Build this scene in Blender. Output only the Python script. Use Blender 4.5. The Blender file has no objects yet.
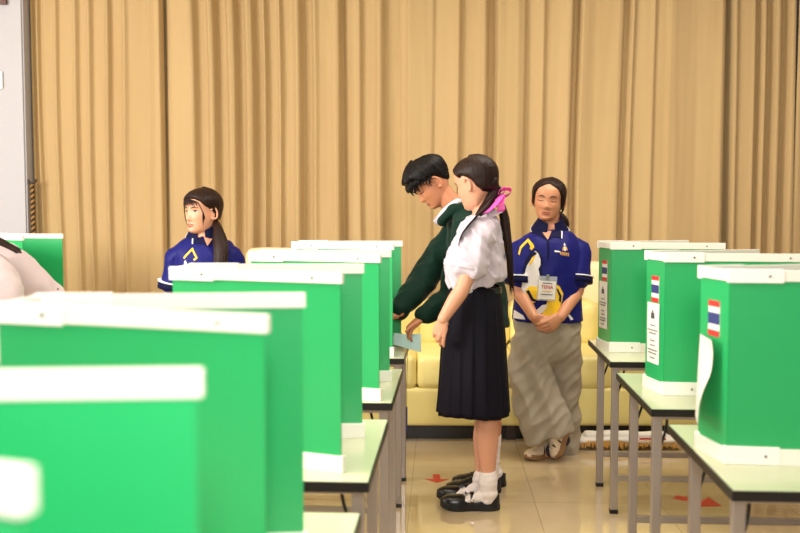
import bpy, bmesh, math, random
import numpy as np
from mathutils import Vector, Matrix, noise
from mathutils.bvhtree import BVHTree
random.seed(7)
sc = bpy.context.scene
COL = sc.collection
PI = math.pi
# ------------------------------------------------------------------ camera
F, H = 950.0, 1.42
TH = math.atan(59.5 / F)
CS, SN = math.cos(TH), math.sin(TH)
cd = bpy.data.cameras.new('camera'); cam = bpy.data.objects.new('camera', cd); COL.objects.link(cam)
cam.location = (0, 0, H); cam.rotation_euler = (PI / 2 - TH, 0, 0)
cd.sensor_width = 36; cd.lens = F / 800 * 36
cd.clip_start = 0.02
cd.dof.use_dof = True; cd.dof.focus_distance = 4.7; cd.dof.aperture_fstop = 2.7
sc.camera = cam
# ------------------------------------------------------------------ light
w = bpy.data.worlds.new('world'); sc.world = w; w.use_nodes = True
w.node_tree.nodes['Background'].inputs[0].default_value = (1.0, .95, .88, 1)
w.node_tree.nodes['Background'].inputs[1].default_value = 0.28
def area(name, loc, rot, sx, sy, power, col):
    l = bpy.data.lights.new(name, 'AREA'); l.shape = 'RECTANGLE'; l.size = sx; l.size_y = sy; l.energy = power; l.color = col
    o = bpy.data.objects.new(name, l); COL.objects.link(o); o.location = loc; o.rotation_euler = rot
    return o
WARM = (1.0, .92, .80)
area('ceiling_light_front', (-1.2, 2.0, 3.45), (0, 0, 0), 2.4, 2.4, 75, WARM)
area('ceiling_light_hall', (1.4, 4.6, 3.45), (0, 0, 0), 2.4, 1.2, 60, WARM)
area('added_side_key', (-4.2, 2.6, 2.3), (math.radians(80), 0, math.radians(-62)), 2.2, 1.6, 250, (1.0, .95, .88))  # unseen key light added from the left to model the curtain folds, no window
area('camera_flash', (0.1, -0.25, 1.95), (math.radians(84), 0, 0), .35, .35, 46, (1, .97, .93))
sc.view_settings.view_transform = 'Standard'; sc.view_settings.look = 'None'
sc.view_settings.gamma = 1; sc.view_settings.use_curve_mapping = False
sc.view_settings.exposure = 0.25

# ------------------------------------------------------------------ helpers
def at(px, py, Y):
    u = (px - 400) / F; v = (266.5 - py) / F
    t = Y / (CS + v * SN)
    return Vector((u * t, Y, H + (-SN + v * CS) * t))
def atz(px, py, z):
    u = (px - 400) / F; v = (266.5 - py) / F
    t = (z - H) / (-SN + v * CS)
    return Vector((u * t, (CS + v * SN) * t, z))
def srgb(r, g, b):
    return tuple(((c / 255) / 12.92 if c / 255 <= .04045 else ((c / 255 + .055) / 1.055) ** 2.4) for c in (r, g, b)) + (1,)
def mat(name, col, rough=.6, metal=0, bump=None, sss=0, spec=.5, sheen=0, var=None, trans=0, alpha=1):
    m = bpy.data.materials.new(name); m.use_nodes = True; nt = m.node_tree; b = nt.nodes['Principled BSDF']
    c = srgb(*col) if max(col) > 1 else tuple(col) + (1,)
    b.inputs['Base Color'].default_value = c; b.inputs['Roughness'].default_value = rough
    b.inputs['Metallic'].default_value = metal; b.inputs['Specular IOR Level'].default_value = spec
    if sss:
        b.inputs['Subsurface Weight'].default_value = sss; b.inputs['Subsurface Scale'].default_value = .012
        b.inputs['Subsurface Radius'].default_value = (1, .4, .2)
    if sheen: b.inputs['Sheen Weight'].default_value = sheen; b.inputs['Sheen Roughness'].default_value = .4
    if trans: b.inputs['Transmission Weight'].default_value = trans
    if alpha < 1: b.inputs['Alpha'].default_value = alpha
    if bump or var:
        tc = nt.nodes.new('ShaderNodeTexCoord'); mp = nt.nodes.new('ShaderNodeMapping')
        nt.links.new(tc.outputs['Object'], mp.inputs['Vector'])
    if bump:   # (scale xyz, strength, distance)
        s, st, dist = bump
        mp.inputs['Scale'].default_value = s
        n = nt.nodes.new('ShaderNodeTexNoise'); n.inputs['Scale'].default_value = 1; n.inputs['Detail'].default_value = 4
        bp = nt.nodes.new('ShaderNodeBump'); bp.inputs['Strength'].default_value = st; bp.inputs['Distance'].default_value = dist
        nt.links.new(mp.outputs[0], n.inputs['Vector']); nt.links.new(n.outputs[0], bp.inputs['Height']); nt.links.new(bp.outputs[0], b.inputs['Normal'])
    if var:    # (scale xyz, second colour, amount)
        s, c2, amt = var
        mp2 = nt.nodes.new('ShaderNodeMapping'); mp2.inputs['Scale'].default_value = s
        nt.links.new(tc.outputs['Object'], mp2.inputs['Vector'])
        n = nt.nodes.new('ShaderNodeTexNoise'); n.inputs['Scale'].default_value = 1; n.inputs['Detail'].default_value = 3
        mx = nt.nodes.new('ShaderNodeMix'); mx.data_type = 'RGBA'
        mx.inputs[6].default_value = c; mx.inputs[7].default_value = srgb(*c2)
        ml = nt.nodes.new('ShaderNodeMath'); ml.operation = 'MULTIPLY'; ml.inputs[1].default_value = amt
        nt.links.new(mp2.outputs[0], n.inputs['Vector']); nt.links.new(n.outputs[0], ml.inputs[0])
        nt.links.new(ml.outputs[0], mx.inputs[0]); nt.links.new(mx.outputs[2], b.inputs['Base Color'])
    return m
M = {}
M['curtain'] = mat('curtain_cloth', (198, 171, 127), .8, bump=((90, 90, 90), .25, .002), sheen=.1, var=((2.2, 2.2, .5), (174, 144, 100), .9), spec=.15)
M['wall'] = mat('wall_paint', (184, 182, 188), .75, bump=((30, 30, 30), .1, .002))
M['wallside'] = mat('wall_paint_shaded', (168, 166, 172), .7, bump=((30, 30, 30), .1, .002))  # darker copy of the wall paint, carries the shade of the pillar side
M['ceiling'] = mat('ceiling_paint', (235, 230, 220), .9, bump=((20, 20, 20), .1, .002))
M['green'] = mat('green_plastic', (40, 166, 96), .3, bump=((5, 5, 160), .12, .0015), spec=.6)
M['white'] = mat('white_plastic_trim', (240, 236, 226), .38, bump=((60, 60, 60), .05, .001))
M['bracket'] = mat('white_bracket', (246, 244, 238), .3, bump=((60, 60, 60), .05, .001))
M['screw'] = mat('screw_metal', (110, 104, 100), .35, 1)
M['lam'] = mat('table_laminate', (204, 206, 172), .18, bump=((8, 8, 8), .05, .001), var=((60, 60, 60), (194, 197, 160), .5))
M['edge'] = mat('black_edge_band', (22, 20, 20), .35, bump=((40, 40, 40), .05, .001))
M['steel'] = mat('brushed_steel', (186, 178, 176), .32, .85, bump=((4, 4, 200), .1, .001))
M['sofa'] = mat('yellow_leather', (240, 224, 148), .36, bump=((35, 35, 35), .25, .004), var=((5, 5, 5), (232, 212, 128), .6))
M['cream'] = mat('cream_leather', (246, 226, 180), .4, bump=((35, 35, 35), .2, .004))
M['dark'] = mat('dark_wood', (50, 32, 22), .5, bump=((10, 80, 10), .1, .001))
M['skinA'] = mat('skin_light', (226, 168, 136), .48, sss=.15, bump=((120, 120, 120), .08, .001), var=((14, 14, 14), (218, 146, 118), .6))
M['skinB'] = mat('skin_tan', (206, 140, 102), .45, sss=.15, bump=((120, 120, 120), .08, .001), var=((14, 14, 14), (192, 120, 88), .6))
M['skinC'] = mat('skin_brown', (212, 150, 112), .45, sss=.15, bump=((120, 120, 120), .08, .001), var=((14, 14, 14), (200, 130, 96), .6))
M['hair'] = mat('dark_brown_hair', (26, 14, 11), .42, bump=((260, 260, 18), .6, .003), spec=.22, var=((200, 200, 10), (48, 24, 17), .7))
M['hairblack'] = mat('black_hair', (15, 11, 11), .42, bump=((200, 200, 40), .7, .003), spec=.18)
M['brow'] = mat('eyebrow', (44, 27, 23), .7, bump=((200, 200, 200), .3, .001))
M['lash'] = mat('eyelash', (36, 22, 20), .6)
M['lips'] = mat('lips', (160, 72, 66), .4, bump=((150, 150, 150), .1, .001))
M['eye'] = mat('eye_white', (225, 212, 205), .2)
M['iris'] = mat('iris', (26, 16, 12), .1)
M['shirt'] = mat('white_school_cotton', (208, 195, 207), .75, bump=((70, 70, 70), .2, .002), sheen=.2, spec=.15)
M['shirtpink'] = mat('pinkish_white_cotton', (196, 176, 180), .75, bump=((50, 50, 50), .2, .002), sheen=.2)
M['navy'] = mat('navy_skirt_cloth', (16, 13, 25), .7, bump=((150, 150, 150), .2, .001), spec=.15)
M['greenwool'] = mat('dark_green_knit', (12, 42, 32), .75, bump=((160, 160, 160), .35, .002), sheen=.1, spec=.15)
M['blue'] = mat('royal_blue_polyester', (24, 26, 104), .5, bump=((160, 160, 160), .2, .001), spec=.15)
M['navycollar'] = mat('dark_navy_knit', (14, 16, 56), .7, bump=((200, 200, 200), .3, .001), spec=.15)
M['piping'] = mat('white_piping', (236, 234, 236), .6)
M['yellow'] = mat('yellow_print', (245, 200, 30), .55)
M['printwhite'] = mat('white_print', (238, 232, 228), .55)
M['printnavy'] = mat('navy_print', (20, 20, 62), .55, spec=.15)
M['gold'] = mat('gold_print', (216, 160, 70), .5)
M['denim'] = mat('grey_denim', (156, 144, 126), .85, bump=((220, 220, 220), .3, .001), var=((9, 9, 3), (184, 172, 152), .8), spec=.15)
M['leather'] = mat('black_shoe_leather', (20, 17, 18), .28, bump=((60, 60, 60), .15, .001))
M['sole'] = mat('black_rubber_sole', (16, 14, 14), .55, bump=((90, 90, 90), .1, .001))
M['sock'] = mat('white_sock_knit', (238, 226, 222), .85, bump=((40, 40, 240), .4, .002))
M['pink'] = mat('pink_satin_ribbon', (250, 84, 186), .4, bump=((50, 50, 50), .15, .001), sheen=.2)
M['chrome'] = mat('silver_buckle', (200, 195, 190), .25, 1)
M['canvas'] = mat('cream_sneaker_leather', (226, 204, 174), .5, bump=((60, 60, 60), .15, .001))
M['gum'] = mat('gum_rubber_sole', (150, 112, 72), .55)
M['sockdark'] = mat('dark_sock_knit', (48, 48, 60), .85, bump=((60, 60, 200), .4, .002))
M['paper'] = mat('white_paper', (236, 230, 222), .7, bump=((20, 20, 20), .05, .001))
M['paperblue'] = mat('pale_blue_paper', (186, 216, 216), .6, bump=((20, 20, 20), .08, .002))
M['red'] = mat('flag_red', (206, 52, 48), .5)
M['flagblue'] = mat('flag_blue', (52, 58, 120), .5)
M['ink'] = mat('grey_ink', (90, 84, 84), .7)
M['inkred'] = mat('red_ink', (196, 48, 54), .6)
M['tape'] = mat('red_floor_tape', (214, 62, 46), .5)
M['rope'] = mat('gold_black_rope', (168, 122, 60), .6, bump=((60, 60, 60), .3, .002))
M['ropedark'] = mat('black_cord', (36, 28, 26), .6)
M['frame'] = mat('brown_frame_wood', (88, 40, 26), .4, bump=((10, 80, 10), .1, .001))
M['plastic'] = mat('clear_plastic', (235, 235, 240), .15, alpha=.35)
M['string'] = mat('grey_string', (110, 90, 70), .7)
M['pen'] = mat('pen_plastic', (40, 50, 120), .3)
M['khaki'] = mat('dark_shorts_cloth', (30, 28, 36), .8, bump=((150, 150, 150), .2, .001), spec=.15)

def floor_mat():
    m = bpy.data.materials.new('polished_cream_tiles'); m.use_nodes = True; nt = m.node_tree; b = nt.nodes['Principled BSDF']
    tc = nt.nodes.new('ShaderNodeTexCoord'); mp = nt.nodes.new('ShaderNodeMapping')
    mp.inputs['Rotation'].default_value = (0, 0, math.radians(2.4)); mp.inputs['Location'].default_value = (.14, .28, 0)
    br = nt.nodes.new('ShaderNodeTexBrick'); br.offset = 0; br.inputs['Scale'].default_value = 1
    br.inputs['Brick Width'].default_value = .6; br.inputs['Row Height'].default_value = .6; br.inputs['Mortar Size'].default_value = .0016
    br.inputs['Mortar Smooth'].default_value = .2
    br.inputs['Color1'].default_value = srgb(204, 180, 142); br.inputs['Color2'].default_value = srgb(208, 185, 147); br.inputs['Mortar'].default_value = srgb(158, 134, 100)
    n = nt.nodes.new('ShaderNodeTexNoise'); n.inputs['Scale'].default_value = 3; n.inputs['Detail'].default_value = 5
    mx = nt.nodes.new('ShaderNodeMix'); mx.data_type = 'RGBA'; mx.blend_type = 'MULTIPLY'; mx.inputs[0].default_value = .25
    nt.links.new(tc.outputs['Object'], mp.inputs['Vector']); nt.links.new(mp.outputs[0], br.inputs['Vector']); nt.links.new(mp.outputs[0], n.inputs['Vector'])
    nt.links.new(br.outputs['Color'], mx.inputs[6]); nt.links.new(n.outputs['Fac'], mx.inputs[7]); nt.links.new(mx.outputs[2], b.inputs['Base Color'])
    b.inputs['Roughness'].default_value = .045; b.inputs['Specular IOR Level'].default_value = 1.0
    bp = nt.nodes.new('ShaderNodeBump'); bp.inputs['Strength'].default_value = .02; bp.inputs['Distance'].default_value = .005
    nt.links.new(n.outputs['Fac'], bp.inputs['Height']); nt.links.new(bp.outputs[0], b.inputs['Normal'])
    return m
M['floor'] = floor_mat()

class MB:
    def __init__(s): s.v = []; s.f = []
    def add(s, vs, fs):
        n = len(s.v); s.v += [tuple(v) for v in vs]; s.f += [tuple(i + n for i in f) for f in fs]; return s
    def box(s, x0, x1, y0, y1, z0, z1, mtx=None):
        vs = [Vector((x, y, z)) for z in (z0, z1) for y in (y0, y1) for x in (x0, x1)]
        if mtx: vs = [mtx @ v for v in vs]
        return s.add(vs, [(0, 2, 3, 1), (4, 5, 7, 6), (0, 1, 5, 4), (2, 6, 7, 3), (0, 4, 6, 2), (1, 3, 7, 5)])
    def prism(s, poly, z0, z1):     # vertical prism from an xy polygon (counter-clockwise)
        n = len(poly); vs = [(p[0], p[1], z0) for p in poly] + [(p[0], p[1], z1) for p in poly]
        fs = [tuple(range(n - 1, -1, -1)), tuple(range(n, 2 * n))] + [(i, (i + 1) % n, n + (i + 1) % n, n + i) for i in range(n)]
        return s.add(vs, fs)
    def loft(s, rings, cap=True):
        n = len(rings[0]); vs = [p for r in rings for p in r]; fs = []
        for i in range(len(rings) - 1):
            for j in range(n):
                a = i * n + j; b = i * n + (j + 1) % n; fs.append((a, b, b + n, a + n))
        if cap: fs += [tuple(range(n - 1, -1, -1)), tuple(range((len(rings) - 1) * n, len(rings) * n))]
        return s.add(vs, fs)
    def limb(s, pts, rad, side=None, n=20, sub=4, round_caps=True, power=2.0):
        pts = [Vector(p) for p in pts]; rad = [(r, r) if not isinstance(r, (tuple, list)) else r for r in rad]
        P, R = catmull(pts, rad, sub)
        rings = []; m = len(P)
        sd = Vector(side) if side is not None else None
        prev = None
        fr = []
        for i in range(m):
            t = (P[min(i + 1, m - 1)] - P[max(i - 1, 0)]).normalized()
            ref = sd if sd is not None else (prev if prev is not None else (Vector((1, 0, 0)) if abs(t.x) < .8 else Vector((0, 1, 0))))
            a = (ref - t * ref.dot(t)).normalized(); b = t.cross(a); prev = a
            fr.append((P[i], t, a, b, R[i]))
        def ring(c, a, b, ra, rb):
            out = []
            for k in range(n):
                th = 2 * PI * k / n; c_, s_ = math.cos(th), math.sin(th)
                if power != 2: c_ = math.copysign(abs(c_) ** (2 / power), c_); s_ = math.copysign(abs(s_) ** (2 / power), s_)
                out.append(c + a * (ra * c_) + b * (rb * s_))
            return out
        if round_caps:
            c, t, a, b, r = fr[0]; e = min(r)
            for k in (3, 2, 1): q = k / 3.3; f_ = math.sqrt(1 - q * q); rings.append(ring(c - t * e * q, a, b, r[0] * f_, r[1] * f_))
        for c, t, a, b, r in fr: rings.append(ring(c, a, b, r[0], r[1]))
        if round_caps:
            c, t, a, b, r = fr[-1]; e = min(r)
            for k in (1, 2, 3): q = k / 3.3; f_ = math.sqrt(1 - q * q); rings.append(ring(c + t * e * q, a, b, r[0] * f_, r[1] * f_))
        return s.loft(rings)
    def ball(s, c, rx, ry, rz, R=None, n=20, m=12):
        c = Vector(c); rings = []
        for i in range(1, m):
            ph = PI * i / m
            rg = []
            for k in range(n):
                th = 2 * PI * k / n; v = Vector((rx * math.sin(ph) * math.cos(th), ry * math.sin(ph) * math.sin(th), -rz * math.cos(ph)))
                rg.append(c + (R @ v if R else v))
            rings.append(rg)
        return s.loft(rings)
    def shift(s, o): s.v = [(v[0] - o[0], v[1] - o[1], v[2] - o[2]) for v in s.v]; return s
    def mesh(s, name):
        me = bpy.data.meshes.new(name); me.from_pydata(s.v, [], s.f)
        bm = bmesh.new(); bm.from_mesh(me); bmesh.ops.recalc_face_normals(bm, faces=bm.faces); bm.to_mesh(me); bm.free()
        return me
    def build(s, name, m, parent=None, smooth=False, bevel=0, seg=2, origin=None):
        if origin is not None: s.shift(origin)
        me = s.mesh(name); me.materials.append(M[m])
        if bevel:
            bm = bmesh.new(); bm.from_mesh(me)
            es = [e for e in bm.edges if len(e.link_faces) == 2 and e.calc_face_angle(0) > .5]
            bmesh.ops.bevel(bm, geom=es, offset=bevel, segments=seg, profile=.6, affect='EDGES', clamp_overlap=True); bm.to_mesh(me); bm.free()
        if smooth: smooth_mesh(me)
        return link(name, me, parent)
def smooth_mesh(me):
    me.polygons.foreach_set('use_smooth', [True] * len(me.polygons)); me.update()
def link(name, me, parent=None):
    o = bpy.data.objects.new(name, me); COL.objects.link(o)
    if parent is not None: o.parent = parent
    return o
def catmull(P, R, sub):
    if len(P) < 3 and sub > 1:
        out = [P[0].lerp(P[1], i / sub) for i in range(sub + 1)]; rr = [tuple(R[0][k] + (R[1][k] - R[0][k]) * i / sub for k in (0, 1)) for i in range(sub + 1)]
        return out, rr
    out = []; rr = []
    n = len(P)
    for i in range(n - 1):
        p0 = P[max(i - 1, 0)]; p1 = P[i]; p2 = P[i + 1]; p3 = P[min(i + 2, n - 1)]
        r0 = R[max(i - 1, 0)]; r1 = R[i]; r2 = R[i + 1]; r3 = R[min(i + 2, n - 1)]
        for k in range(sub):
            t = k / sub
            def cr(a, b, c, d): return .5 * ((2 * b) + (c - a) * t + (2 * a - 5 * b + 4 * c - d) * t * t + (3 * b - a - 3 * c + d) * t ** 3)
            out.append(Vector([cr(p0[q], p1[q], p2[q], p3[q]) for q in range(3)]))
            rr.append(tuple(max(.0005, cr(r0[q], r1[q], r2[q], r3[q])) for q in (0, 1)))
    out.append(P[-1]); rr.append(R[-1])
    return out, rr
def remesh(mb, name, vox, m, parent, origin, smooth_it=3, disp=None, shrink=None):
    mb.shift(origin)
    me = mb.mesh('tmp'); o = bpy.data.objects.new('tmp', me); COL.objects.link(o)
    r = o.modifiers.new('r', 'REMESH'); r.mode = 'VOXEL'; r.voxel_size = vox; r.use_smooth_shade = True
    if smooth_it: sm = o.modifiers.new('s', 'SMOOTH'); sm.factor = .5; sm.iterations = smooth_it
    dg = bpy.context.evaluated_depsgraph_get()
    me2 = bpy.data.meshes.new_from_object(o.evaluated_get(dg)); me2.name = name
    bpy.data.objects.remove(o); bpy.data.meshes.remove(me)
    if disp:
        nv = len(me2.vertices)
        co = [v.co.copy() for v in me2.vertices]; no = [v.normal.copy() for v in me2.vertices]
        for i in range(nv): me2.vertices[i].co = co[i] + no[i] * disp(co[i] + Vector(origin))
    me2.materials.clear(); me2.materials.append(M[m]); smooth_mesh(me2)
    return link(name, me2, parent)
def thing(name, label, cat, loc=(0, 0, 0), rz=0, group=None):
    o = bpy.data.objects.new(name, None); COL.objects.link(o); o.location = loc; o.rotation_euler = (0, 0, rz)
    return tag(o, label, cat, group)
def tag(o, label, cat, group=None, kind=None):
    o['label'] = label; o['category'] = cat
    if group: o['group'] = group
    if kind: o['kind'] = kind
    return o
def struct(o, label=None):
    o['kind'] = 'structure'
    if label: o['label'] = label; 
    return o
def dup(root, loc, rz, label):
    r = root.copy(); COL.objects.link(r); r.location = loc; r.rotation_euler = (0, 0, rz); r['label'] = label
    for ch in list(root.children):
        c = ch.copy(); COL.objects.link(c); c.parent = r
        for g in ch.children: d = g.copy(); COL.objects.link(d); d.parent = c
    return r
def nz(p, sx, sy=None, sz=None, seed=0):
    sy = sx if sy is None else sy; sz = sx if sz is None else sz
    return noise.noise(Vector((p[0] * sx + seed * 7.3, p[1] * sy - seed * 3.1, p[2] * sz + seed)))
def interp(x, xs, ys):
    return float(np.interp(x, xs, ys))

# ------------------------------------------------------------------ structure
struct(MB().box(-4.6, 4.6, -2.5, 7.6, -.06, 0).build('floor', 'floor'))
struct(MB().box(-4.6, 4.6, -2.5, 7.6, 3.6, 3.7).build('ceiling', 'ceiling'))
struct(MB().box(-4.6, 4.6, 7.3, 7.45, 0, 3.6).build('wall_back', 'wall'))
struct(MB().box(-4.75, -4.6, -2.5, 7.6, 0, 3.6).build('wall_left', 'wall'))
struct(MB().box(4.6, 4.75, -2.5, 7.6, 0, 3.6).build('wall_right', 'wall'))
PX = at(24, 150, 6.75).x
struct(MB().box(-4.6, PX, 6.75, 7.3, 0, 3.6).build('wall_pillar', 'wall'))
struct(MB().box(PX - .0, PX + .012, 6.762, 7.3, 0, 3.6).build('pillar_side_shade', 'wallside'))  # slab over the pillar's right face, its shade put into the colour
struct(MB().box(-4.6, PX + .01, 6.735, 6.75, 0, .1).build('baseboard_back', 'wallside', bevel=.003))

# ------------------------------------------------------------------ curtains
YC = 6.93
def curtain(label, knots, tilt, seed):
    """knots: (image column at mid height, forward depth) turned to metres on the curtain plane"""
    xs = [(k[0] - 400) / F * YC for k in knots]; ds = [k[1] for k in knots]
    n = max(40, int((xs[-1] - xs[0]) / .006)); nz_ = 26; z0, z1 = .04, 3.45
    mb = MB(); rings = []; th = .004
    prof = []
    for j in range(nz_ + 1):
        z = z0 + (z1 - z0) * j / nz_; row = []
        for i in range(n + 1):
            t = i / n; x = xs[0] + (xs[-1] - xs[0]) * t
            d = float(np.interp(x, xs, ds)); d = d * (.93 + .2 * nz((x, 0, z), 1.7, 1, .5, seed))
            e = min(1, min(t, 1 - t) * 8)
            xw = x + e * .035 * nz((x, 3, z), 1.3, 1, .45, seed + 4) + (tilt * (z - 1.7))
            d += .006 * nz((x, 0, z), 9, 1, .6, seed + 2) + .004 * nz((x, 0, z), 24, 1, 1.5, seed + 6)
            row.append((xw, YC - d, z))
        prof.append(row)
    # light smoothing of the profile across x
    for row in prof:
        for _ in range(2):
            ys = [p[1] for p in row]
            for i in range(1, n): row[i] = (row[i][0], (ys[i - 1] + 2 * ys[i] + ys[i + 1]) / 4, row[i][2])
    vs = [p for row in prof for p in row] + [(p[0], p[1] + th, p[2]) for row in prof for p in row]
    w_ = n + 1; N = w_ * (nz_ + 1); fs = []
    for j in range(nz_):
        for i in range(n):
            a = j * w_ + i; fs.append((a, a + 1, a + 1 + w_, a + w_)); fs.append((N + a, N + a + w_, N + a + 1 + w_, N + a + 1))
    for j in range(nz_):
        for i in (0, n): a = j * w_ + i; fs.append((a, a + w_, N + a + w_, N + a))
    for i in range(n):
        for j in (0, nz_): a = j * w_ + i; fs.append((a, a + 1, N + a + 1, N + a))
    mb.add(vs, fs)
    o = mb.build('curtain', 'curtain', smooth=True)
    tag(o, label, 'curtain', 'golden beige stage curtains across the back')
f, m_, b = .11, .055, 0.0
curtain('beige curtain panel beside the white wall, narrow bunched folds at its left edge',
        [(31, .0), (35, .09), (38, .02), (40, .10), (43, .02), (46, .10), (49, .03), (52, .06), (61, .055), (64, .085), (67, .04), (80, .055), (83, .09), (87, .04), (93, .05), (96, .09), (100, .04), (111, .06), (114, .10), (118, .04), (127, .055), (130, .1), (134, .07), (150, .07), (153, .1), (160, .09), (166, .10), (168, .03)], 0, 1)
curtain('curtain panel behind the ponytailed woman in blue, right of the long dark seam',
        [(165.5, -.01), (169, .0), (171, .03), (176, .07), (187, .085), (193, .11), (197, .10), (199, .04), (208, .04), (211, .11), (216, .10), (218, .03), (227, .035), (230, .11), (236, .1), (238, .03), (244, .03), (248, .11), (254, .1), (256, .03), (262, .03), (266, .11), (269, .04), (279, .04), (282, .11), (285, .05), (295, .05), (300, .12), (304, .1), (306, .02), (315, .03), (318, .11), (323, .08), (333, .08), (338, .12), (343, .11), (345, .0), (350, .03), (356, .09), (363, .1), (365, .05), (375, .055), (380, .12), (384, .1), (386, .04), (395, .035), (402, .03)], 0, 2)
curtain('beige curtain panel behind the standing students and the woman in grey trousers',
        [(399.5, .03), (402, .06), (406, .07), (408, .115), (416, .1), (432, .09), (435, .07), (448, .09), (458, .12), (462, .06), (476, .07), (482, .11), (486, .09), (488, .02), (494, .015), (496, .12), (504, .11), (516, .12), (523, .1), (525, .05), (533, .07), (541, .1), (544, .06), (556, .07), (564, .115), (568, .11), (570, .01), (574, .01), (577, .10), (590, .08), (602, .1), (612, .12), (616, .11), (618, .02), (622, .05), (626, .1), (629, .06), (640, .08), (647, .1), (650, .07), (660, .08), (662, .11), (676, .1), (690, .085), (704, .1), (714, .12), (717, .10)], 0, 3)
curtain('narrow beige curtain panel with deep shadowed folds behind the right hand booths',
        [(713, -.02), (719, -.03), (724, .0), (727, .09), (730, .1), (733, .07), (745, .09), (748, .10), (751, .02), (753, .02), (756, .09), (759, .09), (762, .01), (765, .01), (769, .1), (773, .09), (776, .01), (779, .01), (783, .1), (787, .09)], -.003, 4)
curtain('beige curtain panel at the far right edge beside a thin slanting gap',
        [(788, .08), (791, .09), (800, .07), (812, .1), (820, .04), (832, .1), (842, .04), (855, .1), (870, .04), (884, .1), (900, .05), (925, .1), (950, .04), (975, .1), (1000, .05)], .006, 5)

# twisted tie-back rope and hook on the pillar edge
rx = at(32.5, 200, 6.78).x; zt = at(32, 183, 6.78).z; zb = at(32, 240, 6.78).z - .25
t = thing('curtain_tieback', 'twisted gold and black rope tieback hanging from a hook beside the curtain', 'tieback', (rx, 6.78, zb))
for nm, mt, ph in (('rope', 'rope', 0), ('rope', 'ropedark', PI), ):
    pts = [(.008 * math.cos(ph + k * .9), .008 * math.sin(ph + k * .9), k * (zt - zb) / 120) for k in range(121)]
    MB().limb(pts, [.0085] * 121, n=8, sub=1).build(nm, mt, t, smooth=True)
MB().limb([(-.03, 0, zt - zb + .02), (0, -.01, zt - zb - .005), (.03, 0, zt - zb + .02)], [.009] * 3, n=8).build('hook', 'dark', t, smooth=True)

# bits on the white wall
p = at(0, 0, 6.73)
t = thing('picture_frame', 'dark brown wooden frame, only its lower right corner showing high on the white wall', 'frame', (p.x, 6.74, p.z))
MB().box(-.3, .045, -.02, 0.005, -.03, .0).box(.015, .045, -.02, .005, 0, .4).box(-.3, -.27, -.02, .005, 0, .4).box(-.27, .015, -.02, .005, .37, .4).build('frame', 'frame', t, bevel=.003)
MB().box(-.27, .015, -.012, .003, .0, .37).build('picture', 'paper', t)
p = at(-3, 80, 6.73)
t = thing('light_switch', 'small cream switch plate on the white wall at the left edge', 'switch', (p.x, 6.745, p.z))
MB().box(-.05, .035, -.012, .0, -.06, .06).build('plate', 'bracket', t, bevel=.004)
MB().box(-.02, .01, -.018, -.01, -.025, .025).build('rocker', 'white', t, bevel=.003)

# ------------------------------------------------------------------ tables and booths
YAW = -math.radians(3.3)     # the rows recede slightly to the right
TZ = .72
TL, TD = 1.2, .72
def make_table():
    t = thing('folding_table', '', 'table', group='tables carrying the voting booths')
    # origin: front left corner on the floor, +x along the length, +y back
    MB().box(0.004, TL - .004, .004, TD - .004, TZ - .024, TZ).build('tabletop', 'lam', t)
    mb = MB(); e = .004
    mb.box(0, TL, 0, e, TZ - .027, TZ - .0015).box(0, TL, TD - e, TD, TZ - .027, TZ - .0015).box(0, e, e, TD - e, TZ - .027, TZ - .0015).box(TL - e, TL, e, TD - e, TZ - .027, TZ - .0015)
    mb.build('edge_band', 'edge', t)
    for fy in (.07, TD - .22):
        for lx in (.035, TL - .035):
            lg = MB().box(lx - .017, lx + .017, fy - .014, fy + .014, .012, TZ - .024).build('leg', 'steel', t, bevel=.004)
            MB().box(lx - .019, lx + .019, fy - .016, fy + .016, 0, .02).build('foot_cap', 'edge', lg, bevel=.003)
        MB().box(.052, TL - .052, fy - .01, fy + .01, .152, .18).build('stretcher', 'steel', t, bevel=.003)
        MB().box(.04, TL - .04, fy - .011, fy + .011, TZ - .05, TZ - .024).build('top_rail', 'steel', t, bevel=.003)
        for lx, s in ((.05, 1), (TL - .05, -1)):
            MB().limb([(lx, fy + .02, TZ - .16), (lx + s * .03, fy + .06, TZ - .1), (lx + s * .05, fy + .12, TZ - .03)], [.005] * 3, n=8).build('brace', 'edge', t, smooth=True)
    return t
BW, BS, BON, BOF, BH = .50, .082, .225, .16, .53
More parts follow.
